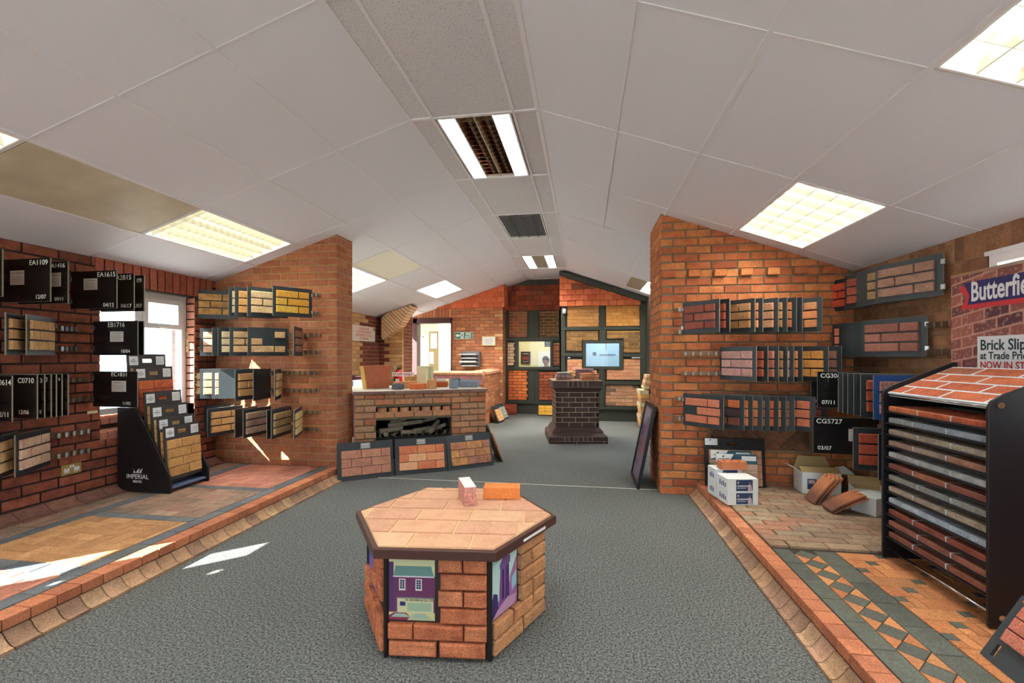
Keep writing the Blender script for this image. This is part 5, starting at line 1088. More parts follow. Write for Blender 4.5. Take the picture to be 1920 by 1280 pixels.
stack('orange slip sheet in the front right stack on the pedestal', .21, -.16, .28, .2, 4, .026, [orr, orr, col3('pale orange slip', ['e0a070', 'd89460'])], .012)
# ---- wall fittings of the rear-left wall
g = mat('exit sign green', '1c7a54', .5); s_ = thing('exit_sign', 'green fire exit sign with arrow and running figure above the letter rack', 'sign', (-2.895, 9.985, 1.715)); W, Hh = .42, .155
t = MB(); t.box((0, -.006, 0), (W, 0, Hh), WHITE); obj('border', t, s_); t = MB(); t.box((.008, -.008, .008), (W - .008, -.006, Hh - .008), g); obj('green_face', t, s_)
t = MB(); t.prism([(.02, .0775), (.07, .125), (.07, .098), (.125, .098), (.125, .057), (.07, .057), (.07, .03)], 1, -.0095, -.008, WHITE); obj('arrow', t, s_)
t = MB(); t.box((.140, -.0095, .012), (.215, -.008, Hh - .012), WHITE); obj('doorway_symbol', t, s_)
t = MB(); t.lathe([(.0, 0), (.009, .001), (.009, .012), (0, .013)], (.178, -.0105, .115), 8, g); t.box((.168, -.0105, .06), (.186, -.0095, .113), g); t.prism([(.168, .065), (.15, .03), (.158, .026), (.178, .06)], 1, -.0105, -.0095, g); t.prism([(.176, .065), (.200, .04), (.196, .02), (.204, .02), (.208, .045), (.186, .07)], 1, -.0105, -.0095, g); t.prism([(.168, .105), (.150, .085), (.154, .08), (.172, .095)], 1, -.0105, -.0095, g); t.prism([(.186, .105), (.205, .088), (.202, .082), (.184, .095)], 1, -.0105, -.0095, g); obj('running_figure', t, s_)
text(s_, 'FIRE', .318, .084, .075, WHITE, y=-.0095, align='CENTER', bold=.002, sx=.95); text(s_, 'EXIT', .318, .018, .075, WHITE, y=-.0095, align='CENTER', bold=.002, sx=.95)
s_ = thing('certificate', 'framed white certificate on the brick wall near the dark wall corner', 'picture', (-2.263, 9.985, 1.559)); t = MB(); t.box((0, -.015, 0), (.315, 0, .215), mat('pale gold frame', 'c8b478', .4, .3)); obj('frame', t, s_); t = MB(); t.box((.02, -.016, .02), (.295, -.015, .195), PAPER); obj('sheet', t, s_)
t = MB(); [t.box((.06, -.0165, .05 + i * .025), (.255, -.016, .056 + i * .025), mat('grey print', '8a8a88', .8)) for i in range(5)]; obj('printed_lines', t, s_)
s_ = thing('letter_rack', 'grey wall rack with papers on four tiers', 'rack', (-2.707, 9.985, 1.092)); t = MB(); GR = mat('grey rack plastic', '7c8084', .4)
t.box((0, -.02, 0), (.41, 0, .34), GR); t.box((.0, -.16, 0), (.008, 0, .33), GR); t.box((.402, -.16, 0), (.41, 0, .33), GR); obj('back', t, s_)
for k in range(4):
    t = MB(); t.box((.008, -.19, .0 + k * .085), (.402, -.02, .006 + k * .085), GR); t.box((.008, -.192, .0 + k * .085), (.402, -.186, .03 + k * .085), GR); obj('tray', t, s_)
    t = MB(); t.box((.03 - .05 * (k % 2), -.215, .008 + k * .085), (.35, -.03, .03 + k * .085 + .015 * (k == 1)), PAPER); o = obj('paper_stack', t, None, (-2.707, 9.985, 1.094)); tag(o, f"papers on the {('lowest', 'second', 'third', 'top')[k]} tray of the grey letter rack", 'papers', 'papers in the letter rack')
t = MB(); t.box((.03, -.2, .262), (.4, -.03, .30), mat('buff folder', 'c8b888', .8)); 
# please note sign on the left rear wall
s_ = thing('notice_board', 'white notice with red capitals on the left rear wall', 'sign', (-4.17, 7.72, 1.611), (0, 0, pi/2)); t = MB(); t.box((0, -.008, 0), (.91, 0, .292), mat('off white sign', 'e8dcd0', .6)); obj('sign_plate', t, s_)
rm = mat('faded red print', 'd8685c', .7)
for i, l in enumerate(('PLEASE NOTE', 'ALL PRICES SHOWN', 'ARE SUBJECT TO V.A.T.', '& CARRIAGE')): text(s_, l, .455, .218 - i * .062, .062, rm, y=-.0095, align='CENTER', bold=.001)
t = MB(); t.box((.84, -.0095, .22), (.89, -.008, .27), mat('small brown badge', '7c5c48', .6)); obj('badge', t, s_)
# fire extinguisher
e = thing('fire_extinguisher', 'red fire extinguisher with black head by the buff brick pier', 'extinguisher', (-3.72, 8.78, .55)); RED = mat('extinguisher red', 'c81c24', .25)
t = MB(); t.lathe([(.075, 0), (.08, .02), (.08, .42), (.06, .48), (.02, .51)], (0,0,0), 18, RED); obj('cylinder', t, e, smooth=True)
t = MB(); t.box((-.03, -.02, .51), (.05, .02, .53), mat('black iron', '1c1c1c', .5)); t.box((-.03, -.015, .545), (.07, .015, .56), mat('black iron', '1c1c1c', .5)); t.cyl((0, 0, .50), (0, 0, .55), .018, 8, STEEL); obj('head', t, e)
t = MB(); t.cyl((-.03, 0, .52), (-.09, 0, .42), .009, 8, mat('black iron', '1c1c1c', .5)); t.cyl((-.09, 0, .42), (-.095, 0, .15), .011, 8, mat('black iron', '1c1c1c', .5)); obj('hose', t, e)
t = MB(); t.box((-.04, -.0825, .2), (.04, -.078, .32), WHITE); obj('instruction_label', t, e); t = MB(); t.box((-.1, -.1, -.55), (.1, .1, 0), mat('dark maroon door frame', '45242a', .5)); obj('stand', t, e)
t = MB(); t.box((-.03, -.006, 0), (.03, 0, .13), mat('cream enamel', 'd8c898', .5)); t.box((-.01, -.012, .05), (.01, -.006, .08), WHITE); o = obj('wall_switch', t, None, (-3.86, 8.896, 1.02)); tag(o, 'narrow cream wall switch on the buff brick pier', 'switch')
# maroon cabinet beside the fireplace
c = thing('cabinet', 'dark maroon cabinet with a framed white picture, behind the fireplace left end', 'cabinet', (-3.95, 6.9, 0), (0, 0, .35)); MR = mat('maroon timber', '4c2430', .5)
t = MB(); t.box((0, 0, 0), (.75, .4, .98), MR); obj('body', t, c); t = MB(); t.box((-.02, -.02, .98), (.77, .42, 1.0), MR); obj('top', t, c, bevel=.003)
for i in range(2): t = MB(); t.box((.02 + i * .36, -.015, .05), (.37 + i * .36, 0, .94), MR); d_ = obj('door', t, c, bevel=.003); t = MB(); t.cyl((.33 + i * .08, -.03, .5), (.33 + i * .08, -.015, .5), .012, 10, STEEL); obj('knob', t, d_)
t = MB(); t.box((.18, -.03, .70), (.40, -.015, .93), WHITE); t.box((.205, -.034, .72), (.375, -.03, .91), mat('blue grey print', '7c8ca0', .5)); obj('picture_panel', t, c)
t = MB(); t.box((.48, -.03, .55), (.70, -.018, .93), WHITE); obj('white_sheet', t, c)
# stacks against the dark side panel at right rear
for k in range(9):
    t = MB(); t.box((-.16, -.25, 0), (.0, .25, .075), [M_BU, SM['orange tan'], SM['cream']][k % 3]); o = obj('brick_pack', t, None, (1.19 - .01 * (k % 3), 8.85, .001 + k * .078), bevel=.004); tag(o, f"layer of buff bricks beside the dark side panel, {ORD[k]} from the floor", 'bricks', 'stacked brick layers at the right rear')
for k in range(5):
    t = MB(); t.box((-.10, -.2, 0), (.0, .2, .05), [SM['cream tan'], SM['tan pink']][k % 2]); o = obj('brick_pack', t, None, (1.18 + .012 * k, 8.8, .71 + k * .052), (0, .1, 0), bevel=.004); o.location.z += .01; tag(o, f"pale slip layer on the brick stack at right rear, {ORD[k]} up", 'bricks', 'stacked brick layers at the right rear')
lean_board('sample_board', 'board with yellow slips leaning on the stack behind the right pier', (1.02, 8.35, 0), (1.02, 7.95, 0), .5, .2, [[.5, .5]] * 5, SM['bright yellow'], 'small boards at the rear', cover=(.02, .02, .02), top=.05)
# ---- office, store and side room contents
s_ = thing('framed_picture', 'dark framed poster with red figures on the cream office wall', 'picture', onY(977, 682, 12.79) - Vector((0, .01, 0)))
q0, q1 = onY(977, 682, 12.78), onY(995, 659, 12.78); W, Hh = q1[0] - q0[0], q1[2] - q0[2]
t = MB(); t.box((0, -.02, 0), (W, 0, Hh), mat('dark wood frame', '3c2820', .4)); obj('frame', t, s_); t = MB(); t.box((.025, -.022, .025), (W - .025, -.02, Hh - .025), mat('dark poster', '402830', .5)); [t.box((.05 + i * .045, -.023, .12), (.075 + i * .045, -.022, .2), mat('poster red', 'b84c44', .5)) for i in range(4)]; t.box((.06, -.023, Hh - .07), (W - .06, -.022, Hh - .055), PAPER); t.box((.06, -.023, .06), (W - .06, -.022, .07), PAPER); obj('print', t, s_)
q0, q1 = onY(1009, 700, 12.7), onY(1045, 658, 12.7); t = MB(); t.box((0, -.02, 0), (q1[0]-q0[0], 0, q1[2]-q0[2]), WHITE); o = obj('whiteboard', t, None, (q0[0], 12.78, q0[2])); tag(o, 'white board on the cream office wall behind the man', 'board')
s_ = thing('exit_sign', 'modelled reflection of the green fire exit sign in the office window', 'sign', onY(1021, 650, 10.9)); t = MB(); t.box((0, -.006, 0), (.17, 0, .13), g); obj('green_face', t, s_); text(s_, 'FIRE', .085, .07, .06, WHITE, y=-.0075, align='CENTER', bold=.002); text(s_, 'EXIT', .085, .012, .06, WHITE, y=-.0075, align='CENTER', bold=.002)  # glass reflection of the exit sign, modelled as a solid plate
t = MB(); t.box((0, 0, 0), (.75, .5, .04), mat('green grey desk', '5c6c64', .5)); t.box((0.02, .02, -.72), (.06, .46, 0), STEEL); t.box((.68, .02, -.72), (.72, .46, 0), STEEL); o = obj('desk', t, None, (-1.98, 11.1, .80)); tag(o, 'green grey desk under the office window', 'desk')
t = MB(); t.box((0, 0, 0), (.9, .2, .02), WHITE); o = obj('shelf', t, None, (.05, 10.6, 1.32)); tag(o, 'white shelf seen through the blue window', 'shelf')
t = MB(); t.box((0, 0, 0), (.08, .12, .075), mat('grey box', '50606c', .6)); o = obj('small_box', t, None, (.20, 10.63, 1.341)); tag(o, 'small dark box on the white shelf in the blue room', 'box')
t = MB(); t.box((0, 0, 0), (.36, .14, .03), mat('blue folder', '6c8cac', .6)); o = obj('folder', t, None, (.35, 10.62, 1.341)); tag(o, 'flat blue folder on the white shelf in the blue room', 'folder')
q0, q1 = onY(803, 705, 12.8), onY(821, 621, 12.8); s_ = thing('notice_board', 'brown notice board with papers in the side room beyond the door', 'board', (q0[0], 12.88, q0[2])); W, Hh = q1[0]-q0[0], q1[2]-q0[2]
t = MB(); t.box((0, -.02, 0), (W, 0, Hh), mat('brown cork', '9c8860', .8)); obj('cork', t, s_); t = MB(); t.box((.05, -.024, Hh - .5), (W - .05, -.02, Hh - .05), mat('blue white sheet', 'c8d4dc', .6)); obj('sheet', t, s_); t = MB(); t.box((.02, -.03, Hh - .95), (W * .5, -.02, Hh - .6), PAPER); obj('hanging_sheet', t, s_)
q0, q1 = onY(785, 706, 12.8), onY(800, 632, 12.8); t = MB(); t.box((q0[0], 12.86, .1), (q1[0], 12.89, q1[2]), mat('bright side window', 'ffffff', .5, emit='f4f8ff', es=1.6)); o = struct(obj('window_9', t)); t = MB(); [t.box((x - .02, 12.84, .1), (x + .02, 12.86, q1[2] + .03), WHITE) for x in (q0[0], (q0[0]+q1[0])/2, q1[0])]; t.box((q0[0], 12.84, q1[2]), (q1[0], 12.86, q1[2] + .04), WHITE); obj('window_frame', t, o)
q0, q1 = onY(834, 690, 12.2), onY(847, 665, 12.2); t = MB(); t.box((0, -.004, 0), (.2, 0, q1[2]-q0[2]), PAPER); [t.box((.02 + (i % 4) * .042, -.005, .04 + (i // 4) * .07), (.05 + (i % 4) * .042, -.004, .08 + (i // 4) * .07), mat('calendar print', 'a8a8b8', .7)) for i in range(16)]; o = obj('calendar', t, None, (q0[0], 12.19, q0[2])); tag(o, 'paper calendar on the side room wall by the door edge', 'calendar')
t = MB(); t.box((q0[0] - .18, 12.2, 0), (-2.3, 12.9, 2.45), mat('cream wall', 'ece6cc', .8)); struct(obj('wall_side_room_nib', t))
# ---- the man in the office
def person():
    hp = onY(1022, 676, 11.75); t = thing('person', 'dark haired man in a dark jacket seated behind the office window, looking down', 'person', (hp[0] + .05, hp[1], hp[2] - .735))
    sk = MB(); SKIN = mat('skin', 'c89078', .6); JK = mat('dark green jacket', '303c38', .8); HAIRM = mat('dark brown hair', '2c1c14', .7); TR = mat('dark trousers', '24262c', .8)
    V = [(0,0,.0), (0,-.01,.20), (0,-.03,.38), (.0,-.05,.52), (-.01,-.07,.60), (.17,-.03,.50), (.25,-.10,.30), (.16,-.30,.20), (-.17,-.05,.50), (-.26,-.12,.30), (-.18,-.32,.20), (.11,-.02,-.02), (.13,-.40,-.02), (.13,-.42,-.42), (.13,-.52,-.48), (-.11,-.02,-.02), (-.13,-.40,-.02), (-.13,-.42,-.42), (-.13,-.52,-.48)]
    E_ = [(0,1),(1,2),(2,3),(3,4),(3,5),(5,6),(6,7),(3,8),(8,9),(9,10),(0,11),(11,12),(12,13),(13,14),(0,15),(15,16),(16,17),(17,18)]
    rr = [.15,.15,.16,.12,.055,.07,.052,.038,.07,.052,.038,.10,.075,.05,.045,.10,.075,.05,.045]
    me = bpy.data.meshes.new('body'); me.from_pydata(V, E_, []); me.materials.append(JK); o = bpy.data.objects.new('body', me); COL.objects.link(o); o.parent = t
    o.modifiers.new('skin', 'SKIN'); 
    for i, r in enumerate(rr): me.skin_vertices[0].data[i].radius = (r, r * .8)
    me.skin_vertices[0].data[0].use_root = True
    sb = o.modifiers.new('sub', 'SUBSURF'); sb.levels = sb.render_levels = 2
    # head: shaped from a lat-long grid, turned to the left and tilted down
    def head(scale, cut, m):
        q = MB(); N, K = 20, 14; vs = []; fs = []
        for k in range(K + 1):
            ph = pi * k / K
            for i in range(N):
                th = 2*pi*i/N; x, y, z = sin(ph)*cos(th)*.078, sin(ph)*sin(th)*.096, cos(ph)*.118
                if z < -.02: f = 1 - (-.02 - z) * 3.2; x *= f; y = y * f - (.012 if y < 0 else -.012) * 0
                if not cut:
                    d = lambda a, b_, s: math.exp(-((x-a)**2 + (z-b_)**2) / s)
                    if y < -.02: y -= .022 * d(0, -.018, .00018) + .006 * d(0, -.052, .0002) + .008 * d(0, -.09, .0003) - .008 * d(.03, .008, .0002) - .008 * d(-.03, .008, .0002)
                else:
                    x *= scale; y = y * scale + .006; z = z * scale + .004
                    if y < -.045 and z < .055: y = -.03; x *= .9
                    if z < -.045: z = -.045; x *= .7; y = y * .7 + .03
                vs.append((x, y, z))
        for k in range(K):
            for i in range(N): fs.append((k*N+i, (k+1)*N+i, (k+1)*N+(i+1)%N, k*N+(i+1)%N))
        q.add(vs, fs, m); return q
    h = obj('head', head(1, False, SKIN), t, (-.02, -.10, .73), (.42, 0, -.75), smooth=True)
    obj('hair', head(1.07, True, HAIRM), h, smooth=True)
    q = MB()
    for s in (-1, 1): q.lathe([(.004, -.003), (.009, 0), (.004, .003)], (s*.03, -.083, .006), 8, mat('eye', '30241c', .3)); q.box((s*.03 - .014, -.09, .022), (s*.03 + .014, -.086, .027), HAIRM)
    q.box((-.02, -.096, -.054), (.02, -.091, -.049), mat('lips', 'a0605a', .5)); obj('facial_features', q, h)
    for s in (-1, 1): q = MB(); q.lathe([(.004, -.022), (.012, -.01), (.013, .012), (.005, .022)], (s*.078, .005, 0), 8, SKIN); obj('ear', q, h)
    q = MB(); q.cyl((-.01, -.07, .56), (-.015, -.09, .66), .05, 12, SKIN); obj('neck', q, t)
    for s in (-1, 1):
        q = MB(); bx = s * .165; q.lathe([(.012, -.02), (.034, .0), (.036, .04), (.02, .07)], (bx, -.345, .165), 10, SKIN)
        for i in range(4): q.cyl((bx + (i - 1.5) * .016, -.36, .175), (bx + (i - 1.5) * .017, -.42 + abs(i - 1.4) * .008, .16), .0075, 6, SKIN)
        q.cyl((bx - s * .03, -.34, .18), (bx - s * .055, -.375, .165), .009, 6, SKIN); obj('hand', q, t)
person()
t = MB(); t.box((-.22, -.2, -.04), (.22, .22, 0), mat('office chair fabric', '30343c', .9)); t.box((-.2, .2, .05), (.2, .26, .5), mat('office chair fabric', '30343c', .9)); t.cyl((0, 0, -.04), (0, 0, -.40), .03, 8, STEEL)
for k in range(5): a = k * 2*pi/5; t.cyl((0, 0, -.40), (.25*cos(a), .25*sin(a), -.43), .015, 6, STEEL)
hp = onY(1022, 676, 11.75); o = obj('office_chair', t, None, (hp[0] + .06, hp[1], hp[2] - .735 - .13)); tag(o, 'dark office chair under the man in the office', 'chair')
# ======================= LEFT STEPPED BOARD STAND =======================
BK2 = mat('matt black board', '16171a', .45, noise=.1)
sd = thing('board_stand', 'black stepped display stand with white crown logo beside the left window', 'stand', (-4.08, 3.43, PZ + .006))
prof = [(0, 0), (.54, 0), (.545, .02), (.545, .13), (.19, .74), (.0, .74)]
for y in (0.0, .40):
    m = MB(); m.prism(prof, 1, y, y + .016, BK2); obj('side_panel', m, sd, bevel=.004)
m = MB(); m.box((.40, .016, .03), (.415, .40, .10), BK2); m.box((.05, .016, .03), (.07, .40, .6), BK2); obj('cross_rail', m, sd)
m = MB(); m.box((.06, .016, .03), (.52, .40, .045), mat('blue grey shelf', '5c6c8c', .5)); obj('base_shelf', m, sd)
p = onY(258, 897, 3.43) - Vector((-4.08, 3.43, PZ + .006))
text(sd, 'IMPERIAL', p.x, p.z, .056, WHITE, y=-.002, align='CENTER', bold=.0006, sx=1.0); text(sd, 'BRICKS', p.x, p.z - .034, .028, WHITE, y=-.002, align='CENTER', bold=.0006)
m = MB()
for i, dx in enumerate((-.030, 0, .030)): m.prism([(p.x + dx - .012, p.z + .055), (p.x + dx + .010, p.z + .055), (p.x + dx + .020 * (1 if i else -1) + .002, p.z + .092), (p.x + dx - .004, p.z + .072)], 1, -.0022, -.0015, WHITE)
m.box((p.x - .042, -.0022, p.z + .050), (p.x + .042, -.0015, p.z + .054), WHITE); obj('crown_logo', m, sd)
GB = col3('golden antique slip', ['c89850', 'bc8a48', 'd0a25c'], amt=.35, dark='6c5028', wave=1); RB = col3('red orange antique slip', ['cc5c2c', 'b84c28', 'a44030', 'd4683c'], amt=.3, dark='6c2c24')
zt0 = [.706, .778, .885, 1.005, 1.228, 1.342]; XS = [-3.60, -3.665, -3.73, -3.80, -3.90, -3.975]; ml = [GB, GB, SM['buff'], GB, RB, SM['buff']]
nm_ = ['frontmost golden brick board on the stepped black stand', 'second golden brick board from the front of the stepped stand', 'third board from the front of the stepped black stand', 'fourth board from the front of the stepped black stand', 'red orange brick board, fifth from the front of the stepped stand', 'rearmost highest board on the stepped black stand']
for i in range(6):
    z0_ = zt0[i] - .48; W = .375
    t, pf, w_ = lean_board('sample_board', nm_[i], (XS[i], 3.45, z0_), (XS[i], 3.45 + W, z0_), .48, .06, [[.42, .58], [.68, .32], [.42, .58], [.6, .4]], ml[i], 'boards on the stepped stand', bm=mat('brown grey board', '3c3a38', .6), cover=(.02, .01, .03), top=.125, hole=(W/2 - .045, W/2 + .045, .48 - .078, .48 - .045), slipth=.016, th=.009)
    for x0 in (.018, W - .10):
        q = MB(); q.box((x0, -.001, .48 - .10), (x0 + .082, 0, .48 - .02), WHITE); l_ = obj('paper_label', q, pf)
        if x0 < .1:
            text(l_, 'IMPERIAL', x0 + .041, .48 - .068, .014, INK, y=-.0015, align='CENTER'); text(l_, 'BRICKS', x0 + .041, .48 - .08, .008, INK, y=-.0015, align='CENTER')
            q = MB(); [q.prism([(x0 + .033 + k*.008 - .003, .48 - .05), (x0 + .033 + k*.008 + .003, .48 - .05), (x0 + .033 + k*.008 + (k-1)*.003, .48 - .04)], 1, -.0014, -.001, INK) for k in range(3)]; obj('crown_mark', q, l_)
        else:
            q = MB(); [q.box((x0 + .008, -.0013, .48 - .088 + k * .010), (x0 + .074, -.001, .48 - .086 + k * .010), mat('grey print', '8a8a88', .8)) for k in range(6)]; obj('printed_lines', q, l_)
# sockets
def socket(label, loc, rz):
    t = thing('wall_socket', label, 'socket', loc, (0, 0, rz)); m = MB(); m.box((-.073, -.008, -.043), (.073, 0, .043), PLATE); obj('plate', m, t, bevel=.003)
    for s in (-1, 1):
        m = MB(); m.box((s*.036 - .019, -.0095, -.022), (s*.036 + .019, -.008, .012), WHITE)
        for dx, dz in ((-.011, -.014), (.011, -.014), (0, .004)): m.box((s*.036 + dx - .0025, -.0098, dz - .004), (s*.036 + dx + .0025, -.0094, dz + .004), INK)
        obj('outlet', m, t); m = MB(); m.box((s*.009 - .006, -.011, .015), (s*.009 + .006, -.008, .033), WHITE); obj('switch', m, t)
socket('brass double socket low on the dark red left wall', (-4.1, 3.078, .41), pi/2)
socket('brass double socket low on the brown right wall', (2.41, 4.342, .398), -pi/2)
m = MB(); m.box((-.04, -.004, -.012), (.04, 0, .012), mat('cream tag', 'd8cc9c', .6)); o = obj('small_tag', m, None, (-4.1, 3.24, .85), (0, 0, pi/2)); tag(o, 'small cream tag on the left wall beside the window', 'tag')
# ======================= RIGHT RACK =======================
rk = thing('display_rack', 'tall black sample rack with sloping top, twelve shelves of brick slips', 'rack', (1.745, 2.30, PZ + .008)); RKB = mat('black rack board', '121318', .38, noise=.25, nscale=5)
RY = .70; prof = [(.004, 0), (.39, 0), (.39, 1.152), (.37, 1.155), (.05, 1.018), (.015, .995), (.0, .965), (0, .01)]
for y in (-.012, RY):
    m = MB(); m.prism(prof, 1, y, y + .014, RKB); o = obj('side_panel', m, rk, bevel=.002)
m = MB(); m.box((.37, 0, .03), (.385, RY, 1.10), RKB); obj('back_board', m, rk)
for z in (.965, .055):
    m = MB(); m.cyl((.03, 0, z), (.03, RY, z), .007, 10, CHROME); obj('chrome_bar', m, rk, smooth=True)
for x, z in ((.045, .975), (.21, .70), (.21, .42), (.05, .05)):
    for s_, y in ((-1, -.0125), (1, RY + .0145)):
        m = MB(); m.cyl((x, y, z), (x, y + s_ * .004, z), .014, 14, CHROME); obj('screw_cap', m, rk, smooth=False)
sc_ = [(['b84c28', 'c8582c', 'cc6434'], 'orange red'), (['94a0a8', '848c90', 'a0a49c'], 'cool grey'), (['a89c84', '9c7c68', 'a8a490'], 'grey buff'), (['b0603c', 'a8a090', '9c9484', 'b46040'], 'mixed red and grey'), (['a8aca8', 'b4b4ac', '949894'], 'pale grey'), (['a85840', '8c4840', 'b86848'], 'plum red'),
       (['98968c', '7c8480', '8c8c80'], 'dark grey'), (['b09c80', 'a89478', '8c8c88'], 'sandy grey'), (['b0bcc8', 'a0acb8', 'bcc4c8'], 'light blue grey'), (['a04830', '944030', 'ac5438'], 'deep red'), (['944838', 'a45c48', '8c4438'], 'brown red'), (['9c5038', '8c4838', 'a45844'], 'wood textured red')]
GW = mat('white grout', 'd4dce0', .8)
for k in range(12):
    z = .872 - k * .0668; m = MB(); m.box((.012, .002, z - .012), (.37, RY - .002, z - .004), RKB); obj('shelf', m, rk)
    cs_, nm = sc_[k]; mm = col3('rack slip ' + nm, cs_, amt=.35, wave=1 if k != 1 else 0)
    t = thing('slip_tray', f"{nm} brick slips on the {('top', 'second', 'third', 'fourth', 'fifth', 'sixth', 'seventh', 'eighth', 'ninth', 'tenth', 'eleventh', 'lowest')[k]} shelf of the black rack", 'slip tray', (1.745 + .02, 2.30, PZ + .008 + z - .004), (0, 0, -pi/2), 'slip trays in the black rack')
    t.location = (1.767, 2.30 + RY - .01, PZ + .008 + z - .0035)
    Wt = RY - .02; g = MB(); g.box((.004, .003, .001), (Wt - .004, .33, .0275), GW); obj('grout_bed', g, t)
    yy = 0
    for r in range(2):
        xs = [0, .235, .46, Wt] if (k + r) % 2 == 0 else [0, .20, .43, Wt]
        for a, b_ in zip(xs, xs[1:]):
            m = MB(); y0, y1 = (.0, .105) if r == 0 else (.117, .222)
            x0, x1 = a + .006, b_ - .006; m.add([(x0, y0 + .004, 0), (x1, y0 + .004, 0), (x1, y1, 0), (x0, y1, 0), (x0, y0, .006), (x1, y0, .006), (x1, y1, .03), (x0, y1, .03), (x0 + .004, y0 + .006, .030), (x1 - .004, y0 + .006, .030), (x0, y0, .024), (x1, y0, .024)],
                                                        [(3,2,1,0),(0,1,5,4),(4,5,11,10),(10,11,9,8),(8,9,6,7),(3,7,6,2),(1,2,6,9,11,5),(0,4,10,8,7,3)], mm); obj('brick_slip', m, t)
tt = thing('slip_tray', 'large orange red brick slips with white grout on the sloping rack top', 'slip tray', (1.775, 2.30 + RY - .01, PZ + .008 + .955), (0, 0, -pi/2), 'slip trays in the black rack'); pf = bpy.data.objects.new('sloped_board', None); COL.objects.link(pf); pf.parent = tt; pf.rotation_euler = (radians(24), 0, 0)
m = MB(); m.box((0, 0, 0), (RY - .02, .37, .024), GW); pfm = obj('sloped_board', m, tt, (0, 0, 0), (radians(24), 0, 0)); bpy.data.objects.remove(pf)
OR1 = col3('big orange red slip', ['c85c34', 'b8502c', 'cc6438', 'c05430', '6c5c4c'], amt=.3, wave=1)
for r in range(4):
    x = -.16 + (r % 2) * .13
    while x < RY - .02:
        a, b_ = max(x, .0), min(x + .262, RY - .02)
        if b_ - a > .03: m = MB(); m.box((a + .006, .012 + r * .09, .010), (b_ - .006, .088 + r * .09, .026), OR1); obj('brick_slip', m, pfm, bevel=.003)
        x += .268
# ======================= BANNER =======================
bn = thing('banner', 'tall brick print banner with blue logo ribbon, behind the black rack', 'banner', (2.30, 3.28, PZ + .008), (0, 0, -pi/2))
BW, BH = .86, 1.693
def posterbrick():
    m = bpy.data.materials.new('printed brickwork'); m.use_nodes = True; nt = m.node_tree; n = nt.nodes; L = nt.links; b = n['Principled BSDF']; b.inputs['Roughness'].default_value = .55
    tc = n.new('ShaderNodeTexCoord'); sp = n.new('ShaderNodeSeparateXYZ'); L.new(tc.outputs['Object'], sp.inputs[0]); cb = n.new('ShaderNodeCombineXYZ'); L.new(sp.outputs['X'], cb.inputs['X'])
    # courses of the printed photo rise towards the left edge
    ma = n.new('ShaderNodeMath'); ma.operation = 'MULTIPLY'; ma.inputs[1].default_value = .16; L.new(sp.outputs['X'], ma.inputs[0]); ad = n.new('ShaderNodeMath'); ad.operation = 'SUBTRACT'; L.new(sp.outputs['Z'], ad.inputs[0]); L.new(ma.outputs[0], ad.inputs[1]); L.new(ad.outputs[0], cb.inputs['Y'])
    br = n.new('ShaderNodeTexBrick'); L.new(cb.outputs[0], br.inputs['Vector']); br.inputs['Scale'].default_value = 1; br.inputs['Brick Width'].default_value = .16; br.inputs['Row Height'].default_value = .068; br.inputs['Mortar Size'].default_value = .006
    br.inputs['Color1'].default_value = lin('a86458'); br.inputs['Color2'].default_value = lin('5c3440'); br.inputs['Mortar'].default_value = lin('c49080')
    nz = n.new('ShaderNodeTexNoise'); nz.inputs['Scale'].default_value = 45; nz.inputs['Detail'].default_value = 5; L.new(tc.outputs['Object'], nz.inputs['Vector']); mr = n.new('ShaderNodeMapRange'); mr.inputs[1].default_value = .52; mr.inputs[2].default_value = .75; mr.inputs[4].default_value = .7; L.new(nz.outputs['Fac'], mr.inputs[0])
    mx = n.new('ShaderNodeMix'); mx.data_type = 'RGBA'; L.new(mr.outputs[0], mx.inputs['Factor']); L.new(br.outputs['Color'], mx.inputs['A']); mx.inputs['B'].default_value = lin('d8b4a0'); L.new(mx.outputs['Result'], b.inputs['Base Color']); return m
m = MB(); m.box((0, -.003, 0), (BW, 0, BH), posterbrick()); sh = obj('printed_sheet', m, bn)
m = MB(); m.box((-.01, -.03, -.0), (BW + .01, .05, .05), STEEL); obj('base', m, bn); m = MB(); m.box((0, -.006, BH - .012), (BW, .006, BH + .006), STEEL); obj('top_rail', m, bn); m = MB(); m.cyl((BW/2, .012, .04), (BW/2, .012, BH), .008, 8, STEEL); obj('pole', m, bn)
NV = mat('navy ribbon', '2c2c6c', .5); RD2 = mat('banner red', 'd43a44', .5)
zb = 1.50; m = MB(); m.prism([(.07, zb - .02), (.115, zb + .045), (.06, zb + .10), (.08, zb + .118), (.78, zb + .118), (.78, zb - .028), (.12, zb - .028)][::-1], 1, -.0042, -.003, RD2); m.prism([(.125, zb), (.14, zb + .055), (.095, zb + .135), (.80, zb + .135), (.76, zb + .07), (.80, zb)][::-1], 1, -.005, -.0042, NV); obj('logo_ribbon', m, sh)
text(sh, 'Butterfield', .150, zb + .020, .160, mat('banner white', 'eef2f4', .5), y=-.0062, sx=.64, bold=.0035)
m = MB(); m.box((.195, -.0042, .93), (.76, -.003, 1.305), WHITE); wp = obj('white_notice', m, sh); z_ = lambda z: z - .132
T = mat('dark teal print', '1c3c44', .6); RT = mat('red print bold', 'cc2c3c', .6)
text(wp, 'Brick Slips', .215, z_(1.358), .085, T, y=-.0055, bold=.0012, sx=.88); text(wp, 'at Trade Prices', .215, z_(1.305), .060, T, y=-.0055, bold=.0008, sx=.9); text(wp, 'NOW IN STOCK', .215, z_(1.251), .058, RT, y=-.0055, bold=.001, sx=.9)
